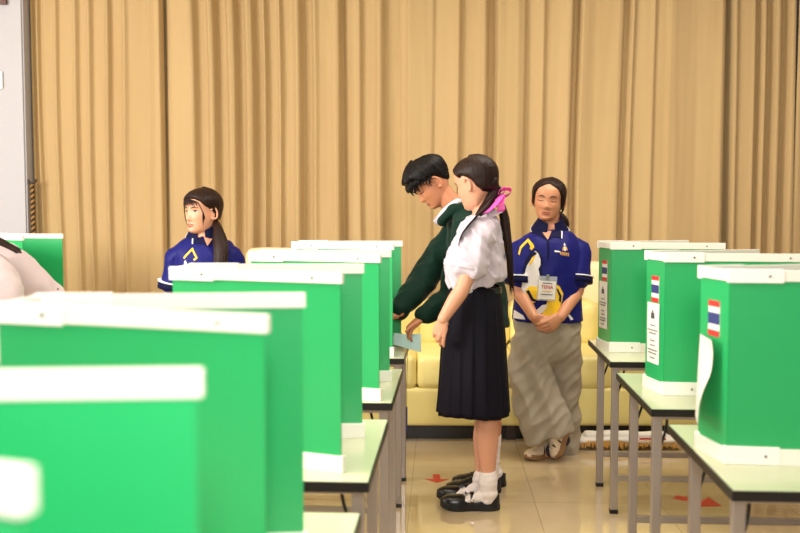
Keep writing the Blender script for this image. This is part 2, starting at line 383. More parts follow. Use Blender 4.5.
def make_booth(with_paper=True):
    """origin: middle of the closed end on the tabletop; open end towards +x; panels flare outwards"""
    t = thing('voting_booth', '', 'voting booth', group='green voting booths on the tables')
    T = .005
    cs = {'nf': (0, -BS), 'ff': (0, BS), 'no': (BW, -BON), 'fo': (BW, BOF)}
    def slab(a, b_, th, z0, z1, off=0, ext=0):
        a = Vector(a); b_ = Vector(b_); d = (b_ - a).normalized(); n_ = Vector((d.y, -d.x))
        a2 = a - d * ext; b2 = b_ + d * ext
        q = [a2 + n_ * (th / 2 + off), b2 + n_ * (th / 2 + off), b2 - n_ * (th / 2 - off), a2 - n_ * (th / 2 - off)]
        return MB().prism([(p.x, p.y) for p in q], z0, z1)
    def corner(c, z0, z1, sgn): ...
    slab(cs['ff'], cs['nf'], T, .006, BH - .006).build('side_panel', 'green', t)
    slab(cs['nf'], cs['no'], T, .006, BH - .006).build('front_panel', 'green', t)
    slab(cs['fo'], cs['ff'], T, .006, BH - .006).build('rear_panel', 'green', t)
    for k, (a, b_) in enumerate((('ff', 'nf'), ('nf', 'no'), ('fo', 'ff'))):
        tr = slab(cs[a], cs[b_], .016, BH - .03, BH, ext=.007).build('top_trim', 'white', t, bevel=.002)
        slab(cs[a], cs[b_], .018, 0, .045, ext=.008).build('bottom_trim', 'white', t, bevel=.002)
    # corner brackets that wrap the closed corners, with screws
    for cn, to in (('nf', 'no'), ('ff', 'fo')):
        c = Vector(cs[cn]); d = (Vector(cs[to]) - c).normalized()
        for z0, z1 in ((BH - .034, BH + .003), (-.0, .05)):
            e = c + d * .13; br = slab(c, e, .021, max(z0, .0005), z1, ext=.008).build('corner_bracket', 'bracket', t, bevel=.002)
            s0 = c + d * .1; zz = (z0 + z1) / 2
            nn = Vector((d.y, -d.x)) * (1 if cn == 'nf' else -1)
            q = s0 + nn * .012
            MB().ball((q.x, q.y, zz), .004, .004, .004, n=8, m=6).build('screw', 'screw', br, smooth=True)
    for cn, ot in (('nf', 'no'), ('ff', 'fo')):
        c = Vector(cs[ot]); d = (Vector(cs[cn]) - c).normalized(); nn = Vector((d.y, -d.x)) * (-1 if cn == 'nf' else 1)
        q = c + d * .08 + nn * .009
        MB().ball((q.x, q.y, BH - .016), .0035, .0035, .0035, n=8, m=6).build('screw', 'screw', t, smooth=True)
    # flag sticker on the outside of the closed end
    fl = MB().box(-.0045, -.0028, -.034, .030, .34, .44).build('flag_sticker', 'paper', t)
    for z0, z1, c in ((.34, .357, 'red'), (.374, .406, 'flagblue'), (.423, .44, 'red')):
        MB().box(-.0051, -.0040, -.034, .030, z0, z1).build('flag_stripe', c, fl)
    return t
def notice(parent, curled):
    """white notice sheet below the flag"""
    n, mth = 14, 4; y0, y1 = -.045, .062; zt_, zb_ = .336, .105
    if curled: y0, y1, zb_ = -.05, .075, .10
    vs = []
    for i in range(n + 1):
        t_ = i / n; z = zt_ + (zb_ - zt_) * t_
        for j in range(mth + 1):
            y = y0 + (y1 - y0) * j / mth
            o_ = .0055
            if curled: 
                q = (1 - j / mth); o_ += .055 * math.sin(min(1, t_ * 1.2) * PI * .5) ** 2 * q + .01 * t_ + .03 * max(0, 1 - t_ * 2.5) * q
                z2 = z
            else: o_ += .0006 * math.sin(t_ * 6); z2 = z
            vs.append((-o_, y, z2))
    N = len(vs); vs += [(v[0] + .0006, v[1], v[2]) for v in vs]; fs = []; W_ = mth + 1
    for i in range(n):
        for j in range(mth):
            a = i * W_ + j; fs.append((a, a + 1, a + 1 + W_, a + W_)); fs.append((N + a, N + a + W_, N + a + 1 + W_, N + a + 1))
    o = MB().add(vs, fs).build('notice_sheet', 'paper', parent, smooth=True)
    if not curled:
        def mark(y, z, hw, hh): return MB().box(-.0082, -.0062, y - hw, y + hw, z - hh, z + hh)
        e = MB(); 
        for (dy, dz, a, c_) in ((0, 0, .004, .014), (-.011, -.002, .003, .01), (.011, -.002, .003, .01), (0, -.012, .013, .002), (0, .016, .003, .003)): e.box(-.0082, -.0062, .01 + dy - a, .01 + dy + a, .29 + dz - c_, .29 + dz + c_)
        e.build('emblem', 'ink', o)
        for z, hw in ((.250, .02), (.232, .042), (.220, .03), (.192, .018), (.174, .02), (.156, .04), (.144, .035), (.126, .02)):
            mark(.01, z, hw, .0016).build('printed_line', 'ink', o)
    return o
# right row, by the near corner of the closed end; left row, by the near corner of the open end
table0 = make_table()
first = [True]
def put_table(x, y, label):
    rz = YAW
    if first[0]: table0.location = (x, y, 0); table0.rotation_euler = (0, 0, rz); table0['label'] = label; first[0] = False; return table0
    return dup(table0, (x, y, 0), rz, label)
def left_table(xr, y, label): return put_table(xr - TL * math.cos(YAW), y - TL * math.sin(YAW), label)
put_table(.822, 2.31, 'pale topped steel legged table under the nearest booth at the right edge')
put_table(.872, 3.26, 'pale topped table under the middle booth of the right row')
put_table(.953, 4.27, 'pale table under the farthest right booth, beside the woman in wide grey trousers')
left_table(-.165, .42, 'table under the nearest booth of the left row, at the bottom left corner')
left_table(-.13, 1.42, 'table under the second left booth, only its corner showing at the bottom')
left_table(-.079, 2.38, 'left row table with a wide bare pale corner in the lower middle')
left_table(-.028, 3.36, 'left row table just before the one the boy in green reaches over')
left_table(.02, 4.36, 'farthest table of the left row, where the boy in green reaches over')
boothA = make_booth(); boothB = make_booth()
notice(boothA, False); notice(boothB, True)
def booth_near_closed(b, x, y, rz, label):
    c = Vector((0, -BS)); c.rotate(Matrix.Rotation(rz, 2)) 
    b.location = (x - c.x, y - c.y, TZ); b.rotation_euler = (0, 0, rz); b['label'] = label
R9 = math.radians(10)
booth_near_closed(boothB, .893, 2.56, math.radians(9), 'nearest green booth of the right row, its white notice sheet peeling off')
booth_near_closed(boothA, .984, 3.51, math.radians(9), 'middle green voting booth of the right row with flat white notice')
b3 = dup(boothA, (0, 0, 0), 0, ''); booth_near_closed(b3, 1.018, 4.56, math.radians(9), 'farthest green voting booth of the right row, beside the woman in the blue polo')
def booth_near_open(b, x, y, rz, label):
    a = rz; c = (BW * math.cos(a) + BON * math.sin(a), BW * math.sin(a) - BON * math.cos(a))
    b.location = (x - c[0], y - c[1], TZ); b.rotation_euler = (0, 0, a); b['label'] = label
LB = [(-.248, .61, -5, 'green booth nearest the camera, its white trim in the bottom left corner'),
      (-.215, 1.50, -3, 'second green voting booth from the camera in the left row, blurred'),
      (-.155, 2.47, -6, 'green voting booth of the left row in front of the ponytailed woman in blue'),
      (-.075, 3.40, -5, 'green voting booth of the left row just before the farthest one'),
      (-.034, 4.42, -6, 'farthest green voting booth of the left row, into which the boy in green reaches')]
for x, y, a, lb in LB:
    b_ = dup(boothA, (0, 0, 0), 0, ''); booth_near_open(b_, x, y, math.radians(a), lb)
# third row, seen behind the leaning person
left_table(at(62, 300, 5.8).x, 5.6, 'table behind the leaning person in the white shirt, beside the wall')
b_ = dup(boothA, (0, 0, 0), 0, ''); booth_near_open(b_, at(24, 240, 5.7).x, 5.68, math.radians(-16), 'green booth behind the leaning person at the left edge, beside the wall')

# pen on a string hanging from the far left table
pp = at(399, 345, 4.86)
t = thing('tethered_pen', 'thin string with a pen hanging by the end of the farthest left booth', 'pen', (pp.x, 4.84, TZ))
MB().limb([(-.12, .05, .12), (-.02, .0, .1), (.015, 0, .05), (.03, 0, 0.003), (.045, 0, -.02), (.04, 0, -.2), (.04, 0, -.33)], [.0015] * 7, n=6).build('string', 'string', t, smooth=True)
MB().limb([(.04, 0, -.33), (.04, 0, -.45)], [.004, .0035], n=8).build('pen', 'pen', t, smooth=True)

# ------------------------------------------------------------------ sofa
def cushion(x0, x1, y0, y1, z0, z1, bev=.045, puff=.015):
    mb = MB(); nx, ny, nzv = 10, 6, 5
    bm = bmesh.new(); bmesh.ops.create_cube(bm, size=1)
    for v in bm.verts: v.co = Vector(((x0 + x1) / 2 + v.co.x * (x1 - x0), (y0 + y1) / 2 + v.co.y * (y1 - y0), (z0 + z1) / 2 + v.co.z * (z1 - z0)))
    bmesh.ops.bevel(bm, geom=list(bm.edges), offset=bev, segments=5, profile=.5, affect='EDGES')
    bmesh.ops.subdivide_edges(bm, edges=[e for e in bm.edges if e.calc_length() > .12], cuts=4, use_grid_fill=True)
    for v in bm.verts:
        u = 1 - abs((v.co.x - (x0 + x1) / 2) / ((x1 - x0) / 2)) ** 3; w_ = 1 - abs((v.co.z - (z0 + z1) / 2) / ((z1 - z0) / 2)) ** 3; q = 1 - abs((v.co.y - (y0 + y1) / 2) / ((y1 - y0) / 2)) ** 3
        n_ = v.normal
        v.co += Vector((n_.x * puff * w_ * q, n_.y * puff * u * w_, n_.z * puff * u * q)) + n_ * .006 * nz(v.co, 7)
    me = bpy.data.meshes.new('cushion'); bm.to_mesh(me); bm.free()
    return me
YS = 5.66
sofa = thing('sofa', 'long pale yellow leather sofa against the curtain behind the students', 'sofa', (.7, YS, 0))
def spart(name, m, x0, x1, y0, y1, z0, z1, bev=.04, puff=.012):
    me = cushion(x0 - .7, x1 - .7, y0 - YS, y1 - YS, z0, z1, bev, puff); me.name = name; me.materials.append(M[m]); smooth_mesh(me); return link(name, me, sofa)
xb = [(px - 400) / F * YS for px in (310, 417, 517, 617, 717)]
spart('base', 'sofa', xb[0] - .2, xb[-1] + .2, YS + .005, YS + .85, .1, .33, .02, .003)
MB().box(xb[0] - .85, xb[-1] - .55, .10, .14, 0.001, .105).build('under_sofa_shade', 'edge', sofa)  # black board added where there is only shade under the sofa
for i in range(4):
    spart('seat_cushion', 'sofa', xb[i] + .004, xb[i + 1] - .004, YS + .0, YS + .62, .325, .53)
    spart('back_cushion', 'sofa', xb[i] + .03, xb[i + 1] + .02, YS + .5, YS + .8, .5, .80, .07, .02)
spart('armrest', 'sofa', xb[0] - .2, xb[0], YS, YS + .85, .32, .62, .06)
spart('armrest', 'sofa', xb[-1], xb[-1] + .2, YS, YS + .85, .32, .62, .06)
spart('backrest', 'sofa', xb[0] - .2, xb[-1] + .2, YS + .78, YS + .94, .1, .74, .05, .003)
for x in (xb[0], xb[2], xb[4]):
    for y in (YS + .1, YS + .75): MB().box(x - .75, x - .69, y - YS - .03, y - YS + .03, 0, .11).build('leg', 'dark', sofa, bevel=.004)
def padded_panel(px0, px1, py0, Y, label):
    a = at(px0, py0, Y); b_ = at(px1, py0, Y); w_ = (b_.x - a.x)
    t = thing('padded_panel', label, 'panel', ((a.x + b_.x) / 2, Y, 0), 0, 'cream padded panels behind the sofa')
    me = cushion(-w_ / 2, w_ / 2, -.05, .05, .02, a.z, .045, .012); me.name = 'pad'; me.materials.append(M['cream']); smooth_mesh(me); link('pad', me, t)
    for s in (-1, 1): MB().box(s * w_ * .3 - .02, s * w_ * .3 + .02, -.03, .03, 0, .04).build('foot', 'dark', t, bevel=.003)
padded_panel(566, 632, 263, 6.71, 'cream padded panel behind the sofa, between the woman in grey trousers and far right booth')
padded_panel(246, 302, 249, 6.71, 'cream padded panel whose rounded top shows over the far left booths')

# white cloth bundle with gold fringe on the floor in front of the sofa
a = atz(580, 449, 0); b_ = atz(678, 449, 0)
t = thing('folded_banner', 'white folded cloth with red print and gold fringe on the floor before the sofa', 'cloth', ((a.x + b_.x) / 2, a.y, 0))
L_ = b_.x - a.x; mb = MB()
for k, (dy, dz, r) in enumerate(((.0, .055, .03), (.05, .06, .03), (.02, .085, .025))):
    mb.limb([(-L_ / 2 + .02 * k, dy, dz), (-L_ / 6, dy, dz + .006), (L_ / 6, dy, dz - .004), (L_ / 2 - .04 * k, dy, dz)], [(.045, r * .6)] * 4, side=(0, 1, 0), n=12)
remesh(mb, 'cloth', .008, 'paper', t, (0, 0, 0), 2, lambda p: .006 * nz(p, 14, 14, 30))
mb = MB()
for i in range(60):
    x = -L_ / 2 + L_ * (i + .5) / 60; h_ = .03 + .02 * random.random()
    mb.limb([(x, -.035, .06), (x + random.uniform(-.006, .006), -.045, .06 - h_)], [.004, .003], n=5, sub=1)
mb.build('fringe', 'gold', t)
MB().limb([(.05, -.047, .072), (.12, -.05, .073), (.2, -.047, .071)], [(.003, .006)] * 3, side=(0, 1, 0), n=6).build('red_print', 'inkred', t)

# floor arrows of red tape
def arrow(name, px, py, s, label):
    c = atz(px, py, 0); z = .0012
    poly = [(-.022 * s, .12 * s), (-.022 * s, .02 * s), (-.075 * s, .02 * s), (0, -.06 * s), (.075 * s, .02 * s), (.022 * s, .02 * s), (.022 * s, .12 * s)]
    o = MB().prism([(-p[0], p[1]) for p in poly][::-1] if False else poly, 0.0002, z).build(name, 'tape'); o.location = (c.x, c.y, 0); tag(o, label, 'tape arrow', 'red tape arrows on the floor'); return o
arrow('tape_arrow', 437, 480, .85, 'red tape arrow on the floor tiles just left of the girl\'s shoes')
o = arrow('tape_arrow', 706, 503, 1.3, 'red tape arrow on the floor under the right hand tables'); o.rotation_euler = (0, 0, .9)

# ------------------------------------------------------------------ people
ZS = [-.119, -.113, -.100, -.080, -.060, -.040, -.020, 0, .02, .04, .06, .08, .095, .106, .113]
FR = [.050, .072, .083, .083, .084, .087, .088, .088, .091, .092, .088, .074, .056, .034, .004]
BK = [-.01, .008, .025, .045, .064, .079, .090, .097, .102, .103, .098, .084, .066, .042, .004]
WD = [.018, .033, .0455, .0555, .0615, .0655, .0685, .0695, .073, .0745, .0725, .063, .049, .031, .004]
def g(x, c, s): return math.exp(-((x - c) / s) ** 2)
def head_feature(x, z):
    d = 0
    d += (.0065 * g(x, 0, .010) * interp(z, [-.06, -.05, -.02, .012, .03], [0, 1, 1, .6, 0]))         # bridge
    d += .0150 * g(x, 0, .0105) * g(z, -.036, .013) + .0055 * (g(x, .0125, .006) + g(x, -.0125, .006)) * g(z, -.041, .008)
    for s in (1, -1):
        d -= .0105 * g(x, s * .031, .015) * g(z, .005, .012)
        d += .0060 * g(x, s * .031, .0125) * g(z, .001, .0075)
        d += .0028 * g(x, s * .03, .018) * g(z, .021, .007)
        d += .0045 * g(x, s * .04, .018) * g(z, -.032, .018)
    d += .0062 * g(x, 0, .019) * g(z, -.0665, .0055) + .0066 * g(x, 0, .016) * g(z, -.0785, .0055) - .0045 * g(x, 0, .022) * g(z, -.0722, .0022)
    d -= .003 * g(x, 0, .02) * g(z, -.089, .005); d += .0045 * g(x, 0, .016) * g(z, -.104, .010)
    d -= .0018 * g(x, 0, .004) * g(z, -.056, .007)
    return d
def head_surf(a, z, off=0.0):
    """a = azimuth, 0 at the face; returns local (right, forward, up)"""
    w_ = interp(z, ZS, WD) + off; fr = interp(z, ZS, FR) + off; bk = interp(z, ZS, BK) + off
    sx = math.sin(a); cy = math.cos(a)
    x = w_ * math.copysign(abs(sx) ** .92, sx)
    y = (fr if cy > 0 else bk) * math.copysign(abs(cy) ** .92, cy)
    if cy > 0: y += head_feature(x, z) * min(1, cy * 2.2)
    return Vector((x, y + .0, z))
def face_pt(x, z, off=.0015):
    w_ = interp(z, ZS, WD); fr = interp(z, ZS, FR)
    s_ = min(.999, abs(x) / w_) ** (1 / .92); cy = math.sqrt(1 - s_ * s_)
    return Vector((x, fr * cy ** .92 + head_feature(x, z) * min(1, cy * 2.2) + off, z))
class Head:
    def __init__(s, c, fw, up, k=1.0, wk=1.0):
        s.wk = wk
        s.c = Vector(c); s.fw = Vector(fw).normalized(); up = Vector(up)
        s.up = (up - s.fw * up.dot(s.fw)).normalized(); s.sd = s.fw.cross(s.up); s.k = k
    def w(s, v): return s.c + (s.sd * v[0] * s.wk + s.fw * v[1] + s.up * v[2]) * s.k
    def skin(s, mb):
        zs = [-.119 + (.113 + .119) * (1 - math.cos(PI * i / 70)) / 2 for i in range(71)]
        mb.loft([[s.w(head_surf(2 * PI * j / 72, z)) for j in range(72)] for z in zs])
        R = Matrix((s.sd, s.fw, s.up)).transposed()
        for q in (1, -1):   # ears
            c = s.w((q * .073, -.008, -.008)); R2 = R @ Matrix.Rotation(q * .35, 3, 'Z') @ Matrix.Rotation(-.15, 3, 'X')
            pts = []
            for i in range(13):
                a = -2.2 + i * 4.6 / 12; pts.append(c + R2 @ Vector((q * .006, -.004 - .017 * math.cos(a) * 1.0 + .0, .031 * math.sin(a))) * s.k)
            mb.limb([q_ + R2 @ Vector((q * .004, 0, 0)) for q_ in pts], [.0056 * s.k] * 13, n=8, sub=1)
            mb.ball(c - R2 @ Vector((q * .003, 0, 0)), .006 * s.k, .015 * s.k, .027 * s.k, R2, 12, 8)
            mb.ball(c + R2 @ Vector((q * .002, .004, -.027)) * s.k, .006 * s.k, .008 * s.k, .010 * s.k, R2, 10, 6)
    def face(s, parent, org, closed=True, look=0.0, lips='lips'):
        O = Vector(org)
        for q in (1, -1):
            mb = MB(); pts = [s.w(face_pt(q * x, z, .0012)) - O for x, z in ((.014, .0175), (.024, .0225), (.034, .0235), (.046, .0185))]
            mb.limb(pts, [(.0010, .0020), (.0012, .0026), (.0012, .0024), (.0008, .0012)], side=s.fw, n=8); mb.build('eyebrow', 'brow', parent, smooth=True)
            if not closed:
                mb = MB(); n = 10; rings = []
                for i in range(n + 1):
                    x = .0185 + .026 * i / n; h_ = .0052 * math.sin(PI * i / n) ** .8 + .0003
                    rings.append([s.w(face_pt(q * x, .0015 + h_ * t_ * (1.0 if t_ > 0 else .8), .0010 if abs(t_) < 1 else .0004)) - O for t_ in (-1, -.5, 0, .5, 1)])
                vs = [p for r in rings for p in r]; fs = [(i * 5 + j, i * 5 + j + 1, i * 5 + j + 6, i * 5 + j + 5) for i in range(n) for j in range(4)]
                e = mb.add(vs, fs).build('eye', 'eye', parent, smooth=True)
                x0 = .0315 + look * q
                mb = MB(); vs = [s.w(face_pt(q * x0, .002, .0022)) - O]
                for i in range(14):
                    a = 2 * PI * i / 14; vs.append(s.w(face_pt(q * x0 + 0.0066 * math.cos(a), .002 + min(.0046, 0.0066 * math.sin(a)) if math.sin(a) > 0 else .002 + max(-.0038, 0.0066 * math.sin(a)), .0018)) - O)
                mb.add(vs, [(0, 1 + i, 1 + (i + 1) % 14) for i in range(14)]).build('iris', 'iris', e, smooth=True)
            zz = [-.0035, -.0062, -.0062, -.0035] if closed else [.0015, .0065, .0068, .0030]
            mb = MB(); mb.limb([s.w(face_pt(q * x, z, .0012)) - O for x, z in zip((.018, .026, .037, .047), zz)], [.0012, .0020, .0022, .0014], n=6)
            mb.build('eyelashes', 'lash', parent, smooth=True)
        for nm, zc, hh in (('upper_lip', -.0680, .0040), ('lower_lip', -.0770, .0044)):
            n, m2 = 14, 6; vs = []
            for i in range(n + 1):
                u = -1 + 2 * i / n; x = .0215 * u; hgt = hh * math.sqrt(max(0, 1 - abs(u) ** 2.2)) + .0002
                cz = -.0722 + (zc + .0722) * math.sqrt(max(0, 1 - u * u))
                if nm == 'upper_lip': hgt *= 1 - .18 * g(u, 0, .12)
                for j in range(m2 + 1): vs.append(s.w(face_pt(x, cz + hgt * (-1 + 2 * j / m2), .0013)) - O)
            fs = [(i * (m2 + 1) + j, i * (m2 + 1) + j + 1, (i + 1) * (m2 + 1) + j + 1, (i + 1) * (m2 + 1) + j) for i in range(n) for j in range(m2)]
            MB().add(vs, fs).build(nm, lips, parent, smooth=True)
        for q in (1, -1):
            MB().ball(s.w(face_pt(q * .0075, -.0475, .0)) - O, .0032, .0022, .0018, n=8, m=6).build('nostril', 'lash', parent, smooth=True)
    def hair_cap(s, mb, line, thick, ridge=.0015, seed=1, extra=None):
        """closed shell: bulges out where the hair grows and dives under the skin elsewhere. line(a) = height of the hairline"""
        nz2, na = 60, 144; rings = []
        for i in range(nz2 + 1):
            z = -.112 + (.1128 + .112) * (1 - math.cos(PI * i / nz2)) / 2; rg = []
            for j in range(na):
                a = -PI + 2 * PI * j / na
                d = (z - line(abs(a), a)) / .020; m_ = min(1, max(0, d)); m_ = m_ * m_ * (3 - 2 * m_)
                t_ = thick(a, z) * m_ - .014 * (1 - m_)
                if m_ > 0: t_ += ridge * m_ * nz((math.cos(a) * 30, math.sin(a) * 30, z * 9), 1, seed=seed) * 1.6
                if extra and m_ > 0: t_ += extra(a, z) * m_
                sn_ = min(1, max(0, (z - .0) / .113)) ** 1.6; cn_ = math.sqrt(1 - sn_ * sn_)
                rg.append(s.w(head_surf(a, z) + Vector((math.sin(a) * cn_, math.cos(a) * cn_, sn_)) * t_))
            rings.append(rg)
        mb.loft(rings)
def hand(mb, wrist, d, n_, k=1.0, thumb=1, curl=.5, spread=.1, thumb_dir=None, curls=None):
    w_ = Vector(wrist); d = Vector(d).normalized(); n_ = Vector(n_); n_ = (n_ - d * n_.dot(d)).normalized(); s_ = d.cross(n_) * thumb
    mb.limb([w_ - d * .02 * k, w_ + d * .01 * k, w_ + d * .045 * k, w_ + d * .085 * k], [(.026 * k, .019 * k), (.029 * k, .018 * k), (.039 * k, .0155 * k), (.039 * k, .012 * k)], side=s_, n=18)
    L = [.072, .080, .075, .058]
    for i in range(4):
        off = (.029 - .0195 * i) * k; c_ = curls[i] if curls else curl * (1 + .12 * i)
        p = w_ + d * (.083 - .004 * abs(i - 1)) * k + s_ * off; dd = (d + s_ * spread * (1.2 - .8 * i)).normalized(); pts = [p - dd * .02 * k, p]
        ang = 0
        for q, seg in enumerate((.45, .31, .24)):
            ang += c_ * (.8, 1.0, .7)[q]; e = dd * math.cos(ang) + n_ * math.sin(ang); p = p + e * L[i] * seg * k; pts.append(p)
        r = (.0088 if i < 3 else .0076) * k
        mb.limb(pts, [r * 1.05, r * 1.05, r, r * .92, r * .78], n=12, sub=3)
    td = Vector(thumb_dir).normalized() if thumb_dir is not None else (d * .75 + s_ * .6 + n_ * .35).normalized()
    p = w_ + d * .018 * k + s_ * .022 * k
    p1 = p + td * .042 * k; p2 = p1 + (td * .8 + d * .4).normalized() * .032 * k; p3 = p2 + (td * .5 + d * .7 + n_ * .2).normalized() * .026 * k
    mb.limb([p, p1, p2, p3], [.014 * k, .0115 * k, .0100 * k, .0085 * k], n=12, sub=3)
def foot(mb, ankle, fw, L=.235, ground=0.02):
    a = Vector(ankle); fw = Vector((fw[0], fw[1], 0)).normalized(); sd = Vector((-fw.y, fw.x, 0)); z = ground
    mb.limb([Vector((a.x, a.y, z + .03)) - fw * .02, Vector((a.x, a.y, z + .035)) + fw * .02, Vector((a.x, a.y, z + .022)) + fw * .08, Vector((a.x, a.y, z + .014)) + fw * .12], [(.022, .014), (.025, .022), (.028, .014), (.024, .008)], side=sd, n=16)
def pane(pts, m, parent, name, org, bvh, dirn, off=.0016, step=.009):
    """printed shape laid on a garment: polygon given as world points, dropped along dirn on the cloth"""
    bm = bmesh.new(); O = Vector(org); dn = Vector(dirn).normalized()
    vs = [bm.verts.new(Vector(p) - O) for p in pts]; f_ = bm.faces.new(vs)
    bmesh.ops.triangulate(bm, faces=[f_])
    for _ in range(7):
        es = [e for e in bm.edges if e.calc_length() > step]
        if not es: break
        bmesh.ops.subdivide_edges(bm, edges=es, cuts=1)
        bmesh.ops.triangulate(bm, faces=bm.faces[:])
    bad = []
    for v in bm.verts:
        hit = bvh.ray_cast(v.co - dn * .6, dn)
        if hit[0] is not None: v.co = hit[0] - dn * off
        else: bad.append(v)
    bmesh.ops.delete(bm, geom=bad, context='VERTS')
    me = bpy.data.meshes.new(name); bm.to_mesh(me); bm.free(); me.materials.append(M[m]); smooth_mesh(me)
    return link(name, me, parent)
def bvh_of(o):
    me = o.data; return BVHTree.FromPolygons([v.co.copy() for v in me.vertices], [tuple(p.vertices) for p in me.polygons])
def strip(mb, path, width_vecs, th):
    """ribbon / collar: path of points, per point width vector, thickness th"""
    rings = []
    n = len(path)
    for i in range(n):
        p = Vector(path[i]); wv = Vector(width_vecs[i]); t = (Vector(path[min(i + 1, n - 1)]) - Vector(path[max(0, i - 1)])).normalized()
        nn = t.cross(wv).normalized() * th / 2
        rings.append([p + nn, p + wv + nn, p + wv - nn, p - nn])
    mb.loft(rings); return mb
def collar(parent, org, c, rx, ry, fwd, m, hgt=.04, drop=.03, gap=.35, tips=.05, tilt=0, piping=None, flare=.018, name='collar'):
    """stand and fall collar round the neck at c; opens towards fwd"""
    O = Vector(org); c = Vector(c); fwd = Vector(fwd).normalized(); up = Vector((0, 0, 1)); up = (up - fwd * up.dot(fwd)).normalized(); sd = fwd.cross(up)
    n = 40; outer = []
    for i in range(n + 1):
        a = gap + (2 * PI - 2 * gap) * i / n; dr = sd * math.sin(a) + fwd * math.cos(a)
        e = min(i, n - i) / n; tip = max(0, 1 - e / .16)
        fr_ = (1 + math.cos(a)) / 2
        top = c + sd * math.sin(a) * rx + fwd * math.cos(a) * ry + up * (hgt * (1 - .4 * math.cos(a)))
        low = c + sd * math.sin(a) * (rx + flare) + fwd * math.cos(a) * (ry + flare) - up * (.012 + drop * fr_ ** 2) - up * tips * tip * .7 + fwd * tips * tip * .15
        outer.append((top - O, low - O, dr))
    rings = [[o[0], o[1], o[1] - o[2] * .004, o[0] - o[2] * .004] for o in outer]
    col = MB().loft(rings).build(name, m, parent, smooth=False)
    if piping:
        pts = [o[1] + o[2] * .001 for o in outer]
        MB().limb(pts, [.0022] * len(pts), n=6, sub=1).build('collar_piping', piping, parent, smooth=True)
    return col
def shoe(parent, org, heel, fw, L, m, sole_m, kind='flat', name='shoe', pitchv=None):
    """heel: world point of the heel on the ground; fw: toe direction"""
    O = Vector(org); fw = Vector(fw).normalized(); up = Vector(pitchv).normalized() if pitchv is not None else Vector((0, 0, 1)); up = (up - fw * up.dot(fw)).normalized(); sd = fw.cross(up); h_ = Vector(heel) - O
    W = lambda x, y, z: h_ + fw * x + sd * y + up * z
    hw = lambda u: interp(u, [0, .05, .15, .35, .5, .7, .85, .95, 1], [.012, .027, .034, .031, .033, .044, .042, .028, .008])
    rings = []
    for z, gx, sc_ in ((0.0, 0, .95), (.006, .0, 1.0), (.024, 0, 1.0), (.030, 0, .97)):
        pts = []
        for i in range(16): u = i / 15; pts.append(W(u * L * sc_ + L * (1 - sc_) / 2, hw(u) * 1.06, z + (.012 * max(0, u - .75) / .25 if kind != 'none' else 0)))
        for i in range(15, -1, -1): u = i / 15; pts.append(W(u * L * sc_ + L * (1 - sc_) / 2, -hw(u) * 1.06, z + .012 * max(0, u - .75) / .25))
        rings.append(pts)
    sh = None
    top = {'flat': [(.0, .068), (.08, .086), (.2, .078), (.35, .060), (.48, .052), (.55, .052), (.62, .066), (.75, .066), (.88, .058), (1, .036)],
           'lace': [(0, .06), (.12, .072), (.3, .078), (.42, .085), (.55, .076), (.7, .060), (.85, .050), (1, .028)]}[kind]
    tu = [a for a, b in top]; tz = [b for a, b in top]
    mb = MB(); rg = []
    for i in range(25):
        u = i / 24; x = (.01 + .985 * u) * L; hh = interp(u, tu, tz) - .012; ww = hw(.01 + .98 * u) * 1.0
        rg.append([W(x, ww * math.copysign(abs(math.cos(t_)) ** .75, math.cos(t_)), .016 + .012 * max(0, u - .75) / .25 + hh * max(0, math.sin(t_)) ** .8) for t_ in [PI * q / 14 for q in range(15)]])
    mb.loft(rg)
    up_ = mb.build(name, m, parent, smooth=True)
    MB().loft(rings).build('sole', sole_m, up_, smooth=False)
    return up_, W, hw

# ---------------- the girl in school uniform
GY = 4.45
def G(px, py, dy=0.0): return at(px, py, GY + dy)
go = atz(478, 508, 0); go = Vector((go.x, GY, 0))
girl = thing('person', 'girl in white school blouse and navy skirt with a pink bow in her ponytail', 'person', go, group=None)
gh = Head(G(475, 183), (-.78, .55, -.26), (-.24, .12, .95), 1.0, 1.03)
mb = MB(); gh.skin(mb)
mb.limb([G(481, 193), G(483, 205), G(484, 222)], [.052, .050, .056], n=20)
SD = Vector((0.08, 1, 0)).normalized()
mb.limb([G(484, 216), G(483, 228), G(480, 250), G(476, 285), G(474, 315), G(474, 335)], [(.06, .05), (.12, .06), (.12, .08), (.10, .08), (.11, .085), (.11, .08)], side=SD, n=28)
# near arm (her left)
sh, el, wr = G(479, 234, -.15), G(463, 287, -.20), G(443, 319, -.20)
mb.limb([G(483, 228, -.10), sh, (sh + el) / 2, el, el.lerp(wr, .4), wr], [.05, .046, .040, .035, .035, .025], n=18)
hand(mb, wr, (G(437, 343, -.19) - wr), (.35, .9, .0), .86, 1, .42, .04, curls=[.25, .35, .45, .5], thumb_dir=(-.55, .1, -1))
sh2, el2, wr2 = G(474, 234, .13), G(460, 285, .10), G(458, 318, .06)
mb.limb([G(480, 228, .08), sh2, (sh2 + el2) / 2, el2, el2.lerp(wr2, .4), wr2], [.05, .045, .038, .033, .033, .024], n=18)
hand(mb, wr2, (-.05, -.1, -1), (0.3, -.9, 0), .98, -1, .5, .04)
for dy, kx, ax, z in ((-.06, 487, 488, 0), (.06, 485, 482, 0)):
    hip = G(476, 345, dy * .8); kn = G(kx, 415, dy); an = G(ax, 484, dy)
    mb.limb([hip, (hip + kn) / 2, kn, kn.lerp(an, .33), kn.lerp(an, .7), an, an - Vector((0, 0, .04))], [.078, .068, .050, .053, .039, .028, .022], n=20)
    foot(mb, an, (-1, .05, 0))
remesh(mb, 'body', .0036, 'skinA', girl, go, 2)
gh.face(girl, go, True)
